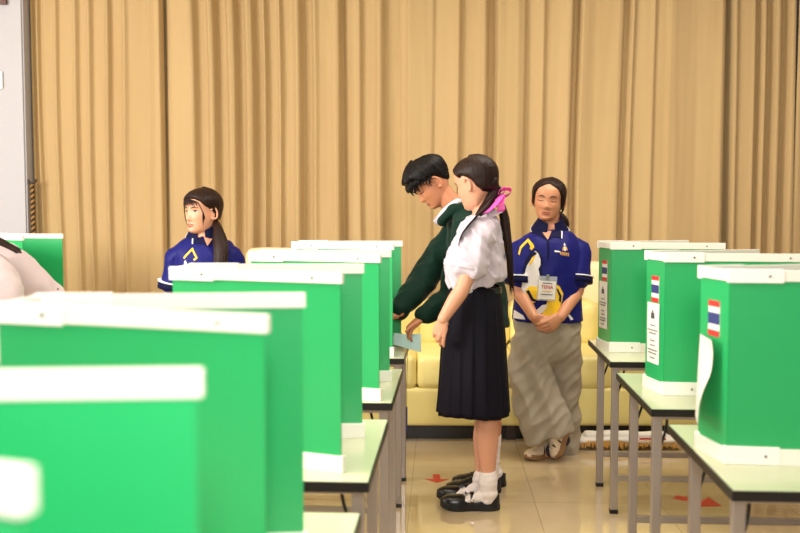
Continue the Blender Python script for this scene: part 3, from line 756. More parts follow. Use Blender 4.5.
# hair
mb = MB()
def hl_girl(a, s_): return interp(a, [0, .5, .9, 1.25, 1.45, 1.75, 2.0, 2.4, PI], [.072, .066, .048, .022, .030, .008, -.035, -.062, -.072])
gh.hair_cap(mb, hl_girl, lambda a, z: .014 + .008 * max(0, -math.cos(a)), .0016, 3)
tie = G(497, 197, -.01)
mb2 = MB()
mb2.limb([gh.w((0, -.085, -.02)), tie, G(503, 212), G(506, 232, -.02), G(509, 255, -.03), G(511, 275, -.03), G(512, 288, -.03)], [(.036, .034), (.020, .020), (.026, .021), (.024, .017), (.018, .012), (.010, .008), (.003, .003)], side=(0, 1, 0), n=18)
for i in range(26):
    a = random.uniform(0, 2 * PI); r = random.uniform(.5, 1.05)
    o_ = Vector((math.cos(a) * .018 * r, math.sin(a) * .022 * r, 0))
    mb2.limb([tie, G(503, 212) + o_, G(506, 232, -.02) + o_ * 1.0, G(509, 255, -.03) + o_ * .8, G(511 + random.uniform(-2, 2), random.uniform(276, 296), -.03) + o_ * .6], [.004, .005, .005, .004, .0008], n=5, sub=3)
# a thin lock falling forward over the near shoulder
hair = mb.shift(go).build('hair', 'hair', girl, smooth=True)
mb2.shift(go).build('ponytail', 'hair', girl, smooth=True)
mb3 = MB()
for i in range(9):
    q = i * .004
    mb3.limb([gh.w((.05, -.07, -.06)), G(487, 205, -.11 - q), G(477, 216, -.175 - q), G(467, 227, -.19 - q), G(461, 236, -.185 - q), G(458.5, 243 + i * .5, -.17 - q)], [.006, .0065, .005, .004, .0025, .0008], n=5)
mb3.limb([gh.w((.02, -.088, -.05)), G(489, 203, -.05), G(483, 210, -.09), G(476, 217, -.13)], [(.03, .02), (.028, .018), (.022, .014), (.010, .006)], n=14)
mb3.shift(go).build('loose_lock', 'hair', girl, smooth=True)
# bow
bow = MB(); bow.ball(tie, .020, .030, .022, n=14, m=8)
def loop(cx, cy, rxx, ryy, rot, dy):
    pts = []
    for i in range(17):
        a = PI + 2 * PI * i / 16; x = rxx * math.cos(a) + rxx; y = ryy * math.sin(a)
        pts.append(tie + Vector((x * math.cos(rot) - y * math.sin(rot), dy + .010 * math.sin(a * .5), x * math.sin(rot) + y * math.cos(rot))))
    strip(bow, pts, [(.004, -.022, .014)] * 17, .002)
loop(0, 0, .033, .017, .35, .01); loop(0, 0, .022, .010, .75, -.015); loop(0, 0, .024, .010, 2.3, .03)
def tail(pts, wv): strip(bow, [q + Vector((0, -.035, 0)) for q in pts], [wv] * len(pts), .0016)
tail([tie, G(493, 203, -.07), G(489, 208, -.12), G(482, 214, -.15)], (.034, -.006, .014))
tail([tie, G(496, 204, -.06), G(497, 210, -.06), G(496, 212, -.05)], (.034, -.003, .004))
tail([tie, G(501, 201, -.03), G(503, 206, -.02)], (-.018, -.01, -.008))
bow.shift(go).build('bow', 'pink', girl, smooth=False)
# blouse
mb = MB()
mb.limb([G(485, 214.5), G(484, 222), G(479.5, 241), G(476, 261), G(475.5, 276), G(476.5, 285)], [(.055, .055), (.140, .082), (.155, .108), (.158, .138), (.150, .142), (.140, .132)], side=SD, n=32, round_caps=False)
for q, S, E, dy in ((1, sh, el, 0), (1, sh2, el2, 0)):
    end = S.lerp(E, .62)
    mb.limb([S + Vector((.012, -math.copysign(.05, S.y - GY) * 1, .03)), S + Vector((0, 0, .0)), S.lerp(E, .35), end], [(.060, .060), (.075, .072), (.078, .070), (.072, .062)], n=24, round_caps=True)
def wr_girl(p):
    q = nz(p, 10, 10, 4, 2); r = 1 - abs(nz(p, 16, 10, 7, 5)) * 2
    f_ = 1 - abs(nz((p.x * .8 + p.z * .6, p.y, p.z * .8 - p.x * .6), 22, 14, 6, 8)) * 2.6
    return .008 * q + .013 * (r - .5) + .013 * (f_ - .5)
blouse = remesh(mb, 'blouse', .006, 'shirt', girl, go, 4, wr_girl)
for S, E in ((sh, el), (sh2, el2)):
    end = S.lerp(E, .60); end2 = S.lerp(E, .70)
    MB().limb([end, end2], [(.078, .070), (.075, .066)], n=28, sub=2, round_caps=False).shift(go).build('sleeve_cuff', 'shirt', blouse, smooth=True, bevel=.003)
collar(girl, go, G(483.5, 218), .064, .062, (-1, .1, -.45), 'shirt', .012, .02, .3, .05, flare=.035)
MB().limb([G(475, 286.5), G(475, 292.5)], [(.124, .126), (.124, .126)], side=SD, n=36, sub=2, round_caps=False).shift(go).build('belt', 'leather', girl, smooth=False, bevel=.002)
bk_ = G(470, 290, -.128)
MB().box(-.014, .014, -.004, .004, -.016, .016, Matrix.Translation(bk_ - go)).build('belt_buckle', 'chrome', girl, bevel=.003)
# pleated skirt: an open shell
def skirt():
    n, mz = 180, 26; outer = []; inner = []
    zt_, zb_ = G(475, 285).z, G(475, 411.5).z
    for j in range(mz + 1):
        u = j / mz; z = zt_ + (zb_ - zt_) * u
        cx = G(interp(u, [0, 1], [474, 473.5]), 300).x; rx_ = interp(u, [0, .15, .4, 1], [.118, .130, .143, .163]); ry_ = interp(u, [0, .15, .4, 1], [.125, .155, .165, .190])
        for i in range(n):
            a = 2 * PI * i / n; k = 16; ph = (a * k / (2 * PI) + .12 * math.sin(a * 3)) % 1
            pl = (ph if ph < .8 else (1 - ph) * 4) * interp(u, [0, .2, 1], [.001, .007, .017]); pl += .006 * u * nz((math.cos(a), math.sin(a), z), 3)
            wob = .006 * u * u * math.sin(a * 3 + 1)
            x, y = math.cos(a), math.sin(a)
            outer.append((cx + x * (rx_ + pl), GY + y * (ry_ + pl), z + wob)); inner.append((cx + x * (rx_ + pl - .004), GY + y * (ry_ + pl - .004), z + wob))
    vs = outer + inner; N = len(outer); fs = []
    for j in range(mz):
        for i in range(n):
            a = j * n + i; b_ = j * n + (i + 1) % n; fs.append((a, b_, b_ + n, a + n)); fs.append((N + a, N + a + n, N + b_ + n, N + b_))
    for i in range(n):
        for j in (0, mz): a = j * n + i; b_ = j * n + (i + 1) % n; fs.append((a, b_, N + b_, N + a))
    return MB().add(vs, fs).shift(go).build('skirt', 'navy', girl, smooth=True)
skirt()
for dy, hx, L, nm in ((-.06, 500, .28, 'near'), (.06, 494, .275, 'far')):
    heel = atz(hx, 510 if dy < 0 else 503, 0); heel = Vector((heel.x, GY + dy, 0)); an = G(488 if dy < 0 else 482, 484, dy)
    mb = MB(); mb.limb([an + Vector((0, 0, .04)), an + Vector((0, 0, .02)), an - Vector((0, 0, .02)), Vector((heel.x - .055, heel.y, .075)), Vector((heel.x - .06, heel.y, .05))], [.043, .046, .042, .044, .036], n=20)
    mb.limb([Vector((heel.x - .05, heel.y, .06)), Vector((heel.x - .09, heel.y, .062)), Vector((heel.x - .13, heel.y, .050)), Vector((heel.x - .19, heel.y, .036))], [(.030, .032), (.030, .030), (.029, .024), (.026, .012)], side=(0, 1, 0), n=16)
    remesh(mb, 'sock', .005, 'sock', girl, go, 3, lambda p: .004 * nz(p, 12, 12, 60))
    u_, W, hw = shoe(girl, go, heel, (-1, .03 if dy < 0 else .1, 0), L, 'leather', 'sole', 'flat')
    st = MB(); pts = [W(.50 * L, hw(.5) * math.cos(t_) * 1.08, .03 + .052 * max(0, math.sin(t_))) for t_ in [PI * q / 10 for q in range(11)]]
    strip(st, pts, [(.018, 0, 0)] * 11, .003); s1 = st.build('strap', 'leather', u_)
    pb = W(.47 * L, hw(.5) * 1.12, .052); pb2 = W(.47 * L, -hw(.5) * 1.12, .052); pq = pb if pb.y < pb2.y else pb2
    MB().box(-.008, .008, -.003, .003, -.007, .007, Matrix.Translation(pq)).build('shoe_buckle', 'chrome', s1, bevel=.002)

# ---------------- the boy in the green jacket
BY = 4.86
def B(px, py, dy=0.0): return at(px, py, BY + dy)
bo = Vector((B(490, 480).x, BY, 0))
boy = thing('person', 'boy in a dark green jacket bending forward over the farthest left table', 'person', bo)
bh = Head(B(431.5, 183), (-.74, -.16, -.62), (-.62, -.05, .78), 1.0)
mb = MB(); bh.skin(mb)
mb.limb([B(440, 190), B(450, 202), B(462, 216)], [.052, .054, .062], n=20)
SDB = Vector((0, 1, 0))
mb.limb([B(462, 215), B(468, 228), B(474, 255), B(481, 290), B(484, 318), B(485, 338)], [(.07, .06), (.15, .08), (.14, .09), (.11, .085), (.12, .09), (.12, .09)], side=SDB, n=28)
# far arm reaching into the booth; near arm bent over the table
fs_, fe, fw_ = B(455, 235, .14), B(427, 275, .02), B(397, 314, -.20)
ns_, ne, nw = B(467, 238, -.15), B(451, 297, -.14), B(421, 318, -.24)
mb.limb([B(464, 230, .08), fs_, (fs_ + fe) / 2, fe, fe.lerp(fw_, .5), fw_], [.055, .05, .045, .038, .034, .026], n=18)
hand(mb, fw_, (-1, 0, -.35), (0, .2, -1), 1.05, -1, .35, .08)
mb.limb([B(468, 230, -.08), ns_, (ns_ + ne) / 2, ne, ne.lerp(nw, .5), nw], [.055, .05, .045, .038, .034, .026], n=18)
hand(mb, nw, (B(409, 329, -.26) - nw), (.3, .3, -1), .9, 1, .55, .05, thumb_dir=(-.8, -.45, -.4))
for dy, kx in ((-.20, 491), (-.09, 488)):
    hip = B(484, 338, dy * .6); kn = B(kx, 408, dy); an = B(492, 470, dy)
    mb.limb([hip, (hip + kn) / 2, kn, kn.lerp(an, .33), an, an - Vector((0, 0, .04))], [.075, .065, .048, .050, .028, .022], n=20)
    foot(mb, an, (-1, 0, 0))
remesh(mb, 'body', .0036, 'skinB', boy, bo, 2)
bh.face(boy, bo, True)
mb = MB()
def hl_boy(a, s_): return interp(a, [0, .45, .8, 1.05, 1.3, 1.5, 1.8, 2.1, 2.6, PI], [.048, .048, .050, .028, .014, .028, .004, -.03, -.05, -.055])
def th_boy(a, z): return .010 + .014 * max(0, math.cos(a)) * min(1, max(0, (z - .01) / .05)) + .020 * min(1, max(0, (z - .0) / .07)) + .004 * nz((math.cos(a), math.sin(a), z * 10), 3, seed=8)
bh.hair_cap(mb, hl_boy, th_boy, .003, 6)
for i in range(170):   # tousled spikes of the fringe and crown
    a = random.uniform(-1.25, 1.25) if i < 105 else random.uniform(-PI, PI); z = random.uniform(.045, .108) if i < 105 else random.uniform(.02, .108)
    front = i < 105
    if front: z = random.uniform(.050, .080)
    p = head_surf(a, z, .006 if front else .004); dr = Vector((math.sin(a) * .3, .55, random.uniform(-1.0, -.5))) if front else Vector((math.sin(a) * .2, .2, random.uniform(-1, -.6) if z < .08 else -.1))
    L = random.uniform(.014, .026); dr.normalize(); p = p + Vector((math.sin(a), math.cos(a), .3)) * (.014 if front else .010)
    mb.limb([bh.w(p), bh.w(p + dr * L * .6 + Vector((0, .004, .003))), bh.w(p + dr * L + Vector((0, 0, -.008)))], [.006, .0045, .0008], n=6, sub=3)
mb.shift(bo).build('hair', 'hairblack', boy, smooth=True)
# jacket
mb = MB()
mb.limb([B(459, 210), B(464, 218), B(470, 238), B(477, 268), B(483, 298), B(487, 328)], [(.075, .06), (.155, .085), (.165, .115), (.15, .12), (.145, .118), (.145, .115)], side=SDB, n=32, round_caps=False)
mb.limb([B(462, 223, .09), fs_, (fs_ + fe) / 2, fe, fe.lerp(fw_, .55), fe.lerp(fw_, .9)], [.075, .080, .078, .074, .062, .048], n=24)
mb.limb([B(466, 225, -.09), ns_, (ns_ + ne) / 2, ne, ne.lerp(nw, .5), ne.lerp(nw, .88)], [.075, .080, .074, .066, .056, .047], n=24)
# rolled hood round the neck
hp = []
for i in range(13):
    a = -.2 + (PI + .4) * i / 12; hp.append(B(453, 212) + Vector((math.sin(a) * .070 + .005, -math.cos(a) * .085, .012 + math.sin(a) * .004)))
mb.limb([B(441, 222, -.075)] + hp + [B(441, 222, .075)], [(.02, .02)] + [(.030, .022)] * 13 + [(.02, .02)], n=14, sub=2)
def wr_boy(p):
    r = 1 - abs(nz(p, 9, 9, 6, 3)) * 2.2
    return .011 * (r - .4) + .006 * nz(p, 22, 22, 16, 4)
remesh(mb, 'jacket', .0065, 'greenwool', boy, bo, 4, wr_boy)
# white shirt collar standing out of the hood
cm = MB()
pathc = [B(436.5, 226, -.05), B(441, 220, -.068), B(447, 213, -.080), B(454, 207, -.082), B(461, 203, -.070), B(467, 201, -.03), B(469, 201, .03), B(461, 204, .07), B(447, 213, .075), B(437, 225, .04)]
cm2 = [(-.004, .0, .045)] + [(-.022, .006, .036)] * 1 + [(-.030, .012, .030)] * 3 + [(-.024, .008, .022), (-.024, -.008, .022)] + [(-.03, -.012, .03)] * 3
cm2 = [tuple(.7 * c_ for c_ in v_) for v_ in cm2]
P1, _ = catmull(pathc, [(1, 1)] * len(pathc), 3); P2, _ = catmull([Vector(v) for v in cm2], [(1, 1)] * len(cm2), 3)
strip(cm, P1, P2, .004); cm.shift(bo).build('shirt_collar', 'shirt', boy, smooth=True)
mb = MB()
for dy in (-.13, .02):
    mb.limb([B(484, 322, dy * .5), B(485, 350, dy), B(487, 396, dy)], [(.09, .09), (.098, .095), (.09, .09)], n=24)
remesh(mb, 'shorts', .008, 'khaki', boy, bo, 3, lambda p: .005 * nz(p, 12, 12, 6))
for dy, hx in ((-.20, 501), (-.09, 506)):
    heel = Vector((B(hx, 494, dy).x, BY + dy, 0)); an = B(492, 470, dy)
    mb = MB(); mb.limb([an + Vector((0, 0, .17)), an + Vector((0, 0, .08)), an, Vector((heel.x - .055, heel.y, .065))], [.046, .040, .036, .040], n=20)
    remesh(mb, 'sock', .005, 'sock', boy, bo, 3, lambda p: .003 * nz(p, 12, 12, 60))
    u_, W, hw = shoe(boy, bo, heel, (-1, -.02, 0), .275, 'leather', 'sole', 'lace')
    lc = MB()
    for q in range(5):
        u = .42 + .07 * q; zt2 = interp(u, [.42, .55, .7, .8], [.086, .078, .062, .055])
        lc.limb([W(u * .275, .02, zt2 - .006), W(u * .275 + .006, 0, zt2 + .003), W(u * .275, -.02, zt2 - .006)], [.0022] * 3, n=6)
    for q in (1, -1): lc.limb([W(.43 * .275, 0, .088), W(.36 * .275, q * .025, .105), W(.44 * .275, q * .04, .088)], [.002] * 3, n=6)
    lc.build('laces', 'sole', u_, smooth=True)
# pale blue ballot sheet in his hands
pb = B(407, 340, -.27)
t = thing('ballot_sheet', 'pale blue sheet of paper held by the boy in green', 'paper', pb)
vs = []; n = 10
for i in range(n + 1):
    u = i / n; top_ = B(393.5 + 27.5 * u, 333 + 1.5 * math.sin(u * 3), -.27) - pb; bot = B(393.5 + 27.5 * u, 345 + 7 * u, -.28) - pb
    for j in range(5): q = j / 4; v = top_.lerp(bot, q); v.y += .012 * math.sin(u * 4 + q); vs.append(tuple(v))
N = len(vs); vs += [(v[0], v[1] + .001, v[2]) for v in vs]; fs = []
for i in range(n):
    for j in range(4): a = i * 5 + j; fs += [(a, a + 1, a + 6, a + 5), (N + a, N + a + 5, N + a + 6, N + a + 1)]
MB().add(vs, fs).build('sheet', 'paperblue', t, smooth=True)

# ---------------- women in blue polo shirts
def polo(parent, org, P, Y, chest, waist, hem, shl, arms, cuff_r=.072, seed=1):
    mb = MB()
    mb.limb(*chest, side=(1, 0, 0), n=36, round_caps=False)
    sl = []
    for S, E, e_ in arms:
        end = S.lerp(E, e_)
        mb.limb([S.lerp(Vector((chest[0][1].x, S.y, S.z)), .45) + Vector((0, 0, .012)), S, S.lerp(E, e_ * .6), end], [(.055, .055), (.060, .064), (.068, .066), (cuff_r - .002, (cuff_r - .002) * .92)], n=24)
        sl.append((S, E, e_))
    def wrk(p):
        r = 1 - abs(nz(p, 7, 9, 5, seed)) * 2.2
        return .008 * (r - .4) + .004 * nz(p, 20, 20, 14, seed + 3)
    o = remesh(mb, 'polo_shirt', .006, 'blue', parent, org, 4, wrk)
    for S, E, e_ in sl:
        a_, b_ = S.lerp(E, e_ - .02), S.lerp(E, e_ + .13)
        MB().limb([a_, b_], [(cuff_r + .010, (cuff_r + .010) * .93)] * 2, n=28, sub=2, round_caps=False).shift(org).build('sleeve_band', 'navycollar', o, smooth=True)
        MB().limb([S.lerp(E, e_ - .05), a_], [(cuff_r + .014, (cuff_r + .014) * .93)] * 2, n=28, sub=1, round_caps=False).shift(org).build('sleeve_stripe', 'piping', o, smooth=True)
    return o
WY = 5.35
def Wt(px, py, dy=0.0): return at(px, py, WY + dy)
wo = Vector((Wt(550, 400).x, WY, 0))
wom = thing('person', 'woman in blue polo and wide grey trousers, eyes closed and hands clasped', 'person', wo)
wh = Head(Wt(548.3, 199.6, .02), (-.22, -.95, -.04), (.10, 0, 1), 1.0, 1.10)
mb = MB(); wh.skin(mb)
mb.limb([Wt(550, 212, .04), Wt(550, 226, .04), Wt(550, 240, .03)], [.054, .054, .062], n=20)
mb.limb([Wt(550, 231, .02), Wt(550, 241, .02), Wt(549, 268), Wt(547, 300), Wt(546, 325), Wt(546, 345)], [(.06, .05), (.125, .055), (.14, .08), (.13, .085), (.155, .095), (.155, .095)], side=(1, 0, 0), n=28)
rs, re, rw = Wt(521, 250, .01), Wt(519, 291, -.04), Wt(534, 317, -.17)
ls, le, lw = Wt(578.5, 250, .01), Wt(577, 290, -.04), Wt(560.5, 317, -.17)
for S, E, Wv in ((rs, re, rw), (ls, le, lw)):
    mb.limb([S.lerp(Wt(550, 246, .01), .4), S, S.lerp(E, .5), E, E.lerp(Wv, .4), Wv], [.035, .040, .043, .040, .038, .028], n=20)
hand(mb, rw, Wt(551, 329, -.19) - rw, (.1, .9, .3), 1.0, 1, .5, .02, curls=[.5, .5, .55, .6], thumb_dir=(.9, -.2, -.25))
hand(mb, lw, Wt(544, 330, -.235) - lw, (-.1, .9, .2), 1.0, -1, .5, .02, curls=[.45, .5, .55, .6], thumb_dir=(-.9, -.2, -.25))
for q, pts in ((0, [Wt(532, 335), Wt(541, 385, -.07), Wt(558, 438, -.11)]), (1, [Wt(563, 335), Wt(565, 390, .04), Wt(562, 440, .07)])):
    mb.limb([pts[0], (pts[0] + pts[1]) / 2, pts[1], pts[1].lerp(pts[2], .4), pts[2]], [.07, .06, .042, .040, .028], n=20)
# feet: toes point to the left of the picture, the front one tipped on its outer edge
fA = atz(552, 457, 0)
mb.limb([Wt(560, 440, .04), Wt(556, 450, .02), Wt(540, 454, -.05)], [.034, .036, .03], n=16)
mb.limb([Wt(558, 432, -.10), Wt(561, 437, -.08)], [.030, .026], n=16)
remesh(mb, 'body', .0038, 'skinC', wom, wo, 2)
wh.face(wom, wo, True)
mb = MB()
def hl_w(a, s_): return interp(a, [0, .3, .7, 1.0, 1.25, 1.5, 1.9, 2.3, PI], [.078, .070, .052, .020, -.022, -.048, -.065, -.08, -.085])
wh.hair_cap(mb, hl_w, lambda a, z: .009 + .008 * g(a, -1.45 if wh.sd.x < 0 else 1.45, .5) + .003 * g(a, 1.45 if wh.sd.x < 0 else -1.45, .5) + .006 * max(0, -math.cos(a)), .0016, 12)
mb.shift(wo).build('hair', 'hair', wom, smooth=True)
mb = MB()
mb.limb([wh.w((.03, -.095, -.04)), Wt(563, 219, .07), Wt(564.5, 230, .09), Wt(564, 245, .12), Wt(562, 262, .14)], [(.034, .03), (.024, .024), (.028, .024), (.022, .02), (.004, .004)], n=16)
for i in range(12): mb.limb([Wt(563, 219, .07), Wt(563 + random.uniform(-2.5, 3), 232, .06 + random.uniform(0, .04)), Wt(564 + random.uniform(-3, 3), 250, .10)], [.005, .004, .001], n=5)
for i in range(5): mb.limb([wh.w((-.062, .045, .05 - .004 * i)), wh.w((-.078, .025, .0)), wh.w((-.076 - .002 * i, .022, -.05)), wh.w((-.070, .02, -.10 + .008 * i))], [.003, .003, .0025, .0006], n=5)
mb.shift(wo).build('ponytail', 'hair', wom, smooth=True)
shirtw = polo(wom, wo, Wt, WY, ([Wt(550, 230, .025), Wt(550, 239, .02), Wt(549.5, 257, .0), Wt(549, 285, -.01), Wt(548, 305, -.01), Wt(547.5, 320, -.01)],
     [(.085, .065), (.165, .095), (.178, .125), (.180, .130), (.192, .135), (.198, .138)]), None, None, None, [(rs, re, .70), (ls, le, .70)], .076, 2)
collar(wom, wo, Wt(550, 225.5, .022), .061, .066, (-.05, -1, -.25), 'navycollar', .046, .052, .30, .05, piping='piping', flare=.046)
bv = bvh_of(shirtw); D = (0, 1, 0)
def poly(pxs, m, nm, par, b, Yf, org, dirn=D, off=.0018): return pane([at(x, y, Yf) for x, y in pxs], m, par, nm, org, b, dirn, off)
Yf = WY - .16
# skin of the open neck and the placket
poly([(543.5, 230), (556, 230), (549.8, 240)], 'skinC', 'open_neckline', shirtw, bv, Yf, wo)
poly([(548.5, 240.5), (551, 240.5), (550.6, 255), (548.4, 262)], 'navycollar', 'placket', shirtw, bv, Yf, wo)
for q in ([(534, 228), (533.6, 233.5), (541, 236), (549.3, 240), (543.5, 229)], [(556, 229), (550, 240), (557, 237.2), (564, 238.8), (566, 228)]):
    poly(q, 'navycollar', 'collar_lapel', shirtw, bv, Yf, wo, off=.005)
for q in ([(533.2, 227), (532.8, 233.8), (534, 234.2), (534.4, 227)], [(565.6, 227), (563.6, 238.6), (564.8, 239), (566.8, 227)]):
    poly(q, 'piping', 'lapel_piping', shirtw, bv, Yf, wo, off=.0065)
def cx(x, y): return (505 + x / 5.61, 235 + y / 5.61)     # reading of the print in an enlarged view
def pg(pts, m, nm, off): poly([cx(*p) for p in pts], m, nm, shirtw, bv, Yf, wo, off=off)
pg([(100, 300), (105, 215), (125, 150), (150, 105), (180, 82), (200, 95), (216, 130), (218, 170), (205, 205), (180, 228), (200, 243), (225, 262), (190, 300), (160, 330), (110, 320)], 'printnavy', 'print_shadow', .0018)
pg([(95, 82), (98, 70), (145, 22), (168, 52), (175, 70), (160, 90), (150, 78), (155, 68), (142, 42), (105, 82), (95, 118), (86, 110)], 'yellow', 'print_chevron', .0024)
pg([(100, 330), (108, 240), (130, 170), (150, 125), (178, 92), (195, 108), (206, 140), (205, 170), (190, 200), (150, 235), (205, 268), (175, 300), (150, 340), (110, 350)], 'printwhite', 'print_swoosh', .0026)
pg([(165, 120), (180, 118), (165, 150), (148, 175), (142, 165)], 'yellow', 'print_highlight', .0032)
pg([(155, 110), (178, 96), (186, 108), (160, 128), (132, 175), (122, 215), (114, 230), (118, 190), (135, 145)], 'printnavy', 'print_line', .0034)
pg([(120, 318), (145, 290), (190, 292), (200, 330), (195, 372), (160, 385), (140, 360)], 'yellow', 'print_wing', .0036)
pg([(125, 320), (140, 312), (165, 360), (195, 372), (195, 382), (155, 374)], 'printnavy', 'print_line', .0042)
pg([(285, 275), (310, 290), (332, 330), (325, 375), (310, 410), (295, 450), (205, 470), (215, 430), (240, 385), (285, 380)], 'yellow', 'print_wing', .0028)
pg([(290, 300), (302, 305), (322, 345), (318, 385), (305, 370), (308, 345)], 'printnavy', 'print_line', .0036)
pg([(212, 395), (240, 390), (235, 410), (210, 440), (185, 458), (150, 452), (140, 425), (180, 425)], 'printwhite', 'print_swoosh', .0032)
pg([(28, 398), (50, 400), (60, 430), (110, 458), (120, 480), (30, 478)], 'printwhite', 'print_hem', .0028)
pg([(355, 450), (368, 448), (392, 478), (375, 482)], 'printwhite', 'print_line', .0028)
# chest emblem: small gold and white triangular crest over letters
pg([(345, 45), (352, 62), (338, 62)], 'printwhite', 'crest', .0026)
pg([(335, 68), (356, 68), (362, 88), (328, 88)], 'gold', 'crest', .0026)
pg([(341, 66), (349, 66), (349, 92), (341, 92)], 'printwhite', 'crest', .0032)
pg([(285, 88), (316, 92), (316, 99), (285, 97)], 'printwhite', 'crest_line', .0026)
for k in range(5):
    x0 = 316 + k * 11
    pg([(x0, 96 + k * 1.5), (x0 + 8, 96 + k * 1.5), (x0 + 7, 114 + k * 2), (x0 + 1, 114 + k * 2)], 'gold', 'crest_letter', .0026)
# name badge in a clear sleeve
bp_ = Wt(547, 288, -.163); bdir = Matrix.Rotation(.06, 4, 'Y')
bdg = MB().box(-.052, .052, -.001, .001, -.07, .065, Matrix.Translation(bp_ - wo) @ bdir).build('badge_sleeve', 'plastic', wom, bevel=.0008)
MB().box(-.047, .047, -.0024, -.0011, -.062, .038, Matrix.Translation(bp_ - wo) @ bdir).build('badge_card', 'paper', bdg)
MB().box(-.008, .008, -.006, .002, .05, .075, Matrix.Translation(bp_ - wo) @ bdir).build('badge_clip', 'chrome', bdg, bevel=.002)
def text(s, size, m, parent, mtx, name='lettering'):
    c = bpy.data.curves.new(name, 'FONT'); c.body = s; c.size = size; c.extrude = .0004; c.align_x = 'CENTER'; c.align_y = 'CENTER'; c.offset = size * .02
    o = bpy.data.objects.new('tmp', c); COL.objects.link(o); dg = bpy.context.evaluated_depsgraph_get(); me = bpy.data.meshes.new_from_object(o.evaluated_get(dg)); bpy.data.objects.remove(o)
    me.transform(mtx); me.materials.clear(); me.materials.append(M[m]); return link(name, me, parent)
base = Matrix.Translation(bp_ - wo) @ bdir @ Matrix.Rotation(PI / 2, 4, 'X')
text('TENA', .026, 'inkred', bdg, base @ Matrix.Translation((0, .004, .003)))
for y_, hw_, m_ in ((.026, .025, 'ink'), (-.018, .024, 'gold'), (-.036, .032, 'ink')):
    MB().box(-hw_, hw_, -.0008, .0008, -.0022, .0022, Matrix.Translation(bp_ - wo) @ bdir @ Matrix.Translation((0, -.003, y_))).build('printed_line', m_, bdg)
# trousers
mb = MB()
mb.limb([Wt(546.5, 314), Wt(546.5, 325), Wt(546.5, 345)], [(.188, .122), (.195, .130), (.190, .130)], side=(1, 0, 0), n=32)
mb.limb([Wt(563, 335, .01), Wt(564.5, 365, .03), Wt(565, 400, .06), Wt(564, 430, .09), Wt(563, 453, .10)], [(.102, .115), (.090, .10), (.086, .095), (.088, .095), (.092, .095)], side=(1, 0, 0), n=28, round_caps=False)
mb.limb([Wt(529, 335, -.0), Wt(530, 365, -.03), Wt(535, 395, -.06), Wt(545, 420, -.09), Wt(551, 438, -.10)], [(.112, .115), (.120, .108), (.135, .10), (.140, .095), (.132, .09)], side=(1, 0, .35), n=28, round_caps=False)
def wr_den(p):
    u = (p.x * .95 + p.z * .4)
    r = 1 - abs(nz((u, p.y, p.z), 9, 5, 2.2, 3)) * 2.4
    s_ = 1 - abs(nz((p.x * .7 - p.z * .7, p.y, p.z * .7 + p.x * .7), 16, 8, 4, 6)) * 2.6
    return .017 * (r - .45) + .009 * (s_ - .45) + .003 * nz(p, 26, 20, 12, 4)
tr = remesh(mb, 'trousers', .008, 'denim', wom, wo, 4, wr_den)
# sneakers
def sneaker(heel, fw, up, L=.26):
    u_, W, hw = shoe(wom, wo, heel, fw, L, 'canvas', 'gum', 'lace', name='sneaker', pitchv=up)
    for s in (1, -1):
        for q in range(3):
            mb = MB(); x = .105 + .020 * q
            mb.limb([W(x + .012, s * (hw(x / .26) + .002), .022), W(x + .002, s * (hw(x / .26) * .92 + .002), .045), W(x - .006, s * (hw(x / .26) * .62), .070)], [(.005, .002)] * 3, side=fw, n=6)
            mb.build('stripe', 'sole', u_)
    lc = MB()
    for q in range(5): lc.limb([W(.115 + .014 * q, .018, .078 - .0045 * q), W(.118 + .014 * q, 0, .087 - .005 * q), W(.115 + .014 * q, -.018, .078 - .0045 * q)], [.0022] * 3, n=6)
    lc.build('laces', 'paper', u_, smooth=True)
sneaker(Wt(563, 0, .05) * 1 + Vector((0, 0, -Wt(563, 0, .05).z)), (-.80, -.60, 0), (0, 0, 1))
hl = at(572, 430, WY - .15)
sneaker(at(570, 423, WY - .10), (-.30, .06, -.93), (-.86, -.30, .45), .215)
mb = MB(); mb.limb([Wt(560, 438, -.02), Wt(556, 446, -.02), Wt(551, 451, -.05)], [.05, .046, .035], n=16); mb.limb([Wt(558, 428, -.10), Wt(564, 440, -.07)], [.045, .036], n=16)
remesh(mb, 'sock', .006, 'sockdark', wom, wo, 3)

# ---------------- woman with ponytail behind the left booths
VY = 5.38
def V(px, py, dy=0.0): return at(px, py, VY + dy)
vo = Vector((V(205, 400).x, VY, 0))
wv = thing('person', 'woman with a long side ponytail and blue polo, looking to the left behind the booths', 'person', vo)
vh = Head(V(202, 211.8), (-.60, -.80, .02), (0.02, .03, 1), 1.04, 1.07)
mb = MB(); vh.skin(mb)
mb.limb([V(206, 218, .03), V(205, 232, .02), V(204, 244, .02)], [.052, .051, .060], n=20)
mb.limb([V(204, 237), V(204, 247), V(205, 272), V(206, 305), V(207, 330), V(207, 345)], [(.06, .05), (.12, .052), (.14, .08), (.125, .085), (.145, .095), (.15, .095)], side=(1, 0, 0), n=28)
s1_, e1_, w1_ = V(177.5, 256, .0), V(171, 300, .02), V(180, 340, -.05)
s2_, e2_, w2_ = V(231.5, 256, .0), V(239, 300, .02), V(236, 340, -.05)
for S, E, Wv, q in ((s1_, e1_, w1_, 1), (s2_, e2_, w2_, -1)):
    mb.limb([S.lerp(V(205, 256), .4), S, S.lerp(E, .5), E, E.lerp(Wv, .4), Wv], [.035, .040, .041, .037, .036, .026], n=18)
    hand(mb, Wv, (0.1 * q, -.1, -1), (q, .2, 0), .98, q, .4, .04)
for dx in (-.09, .09):
    hip = V(206, 340) + Vector((dx, 0, 0)); kn = Vector((hip.x, hip.y - .01, .46)); an = Vector((hip.x, hip.y + .02, .08))
    mb.limb([hip, (hip + kn) / 2, kn, kn.lerp(an, .33), an], [.088, .07, .052, .052, .032], n=18); foot(mb, an, (dx, -1, 0))
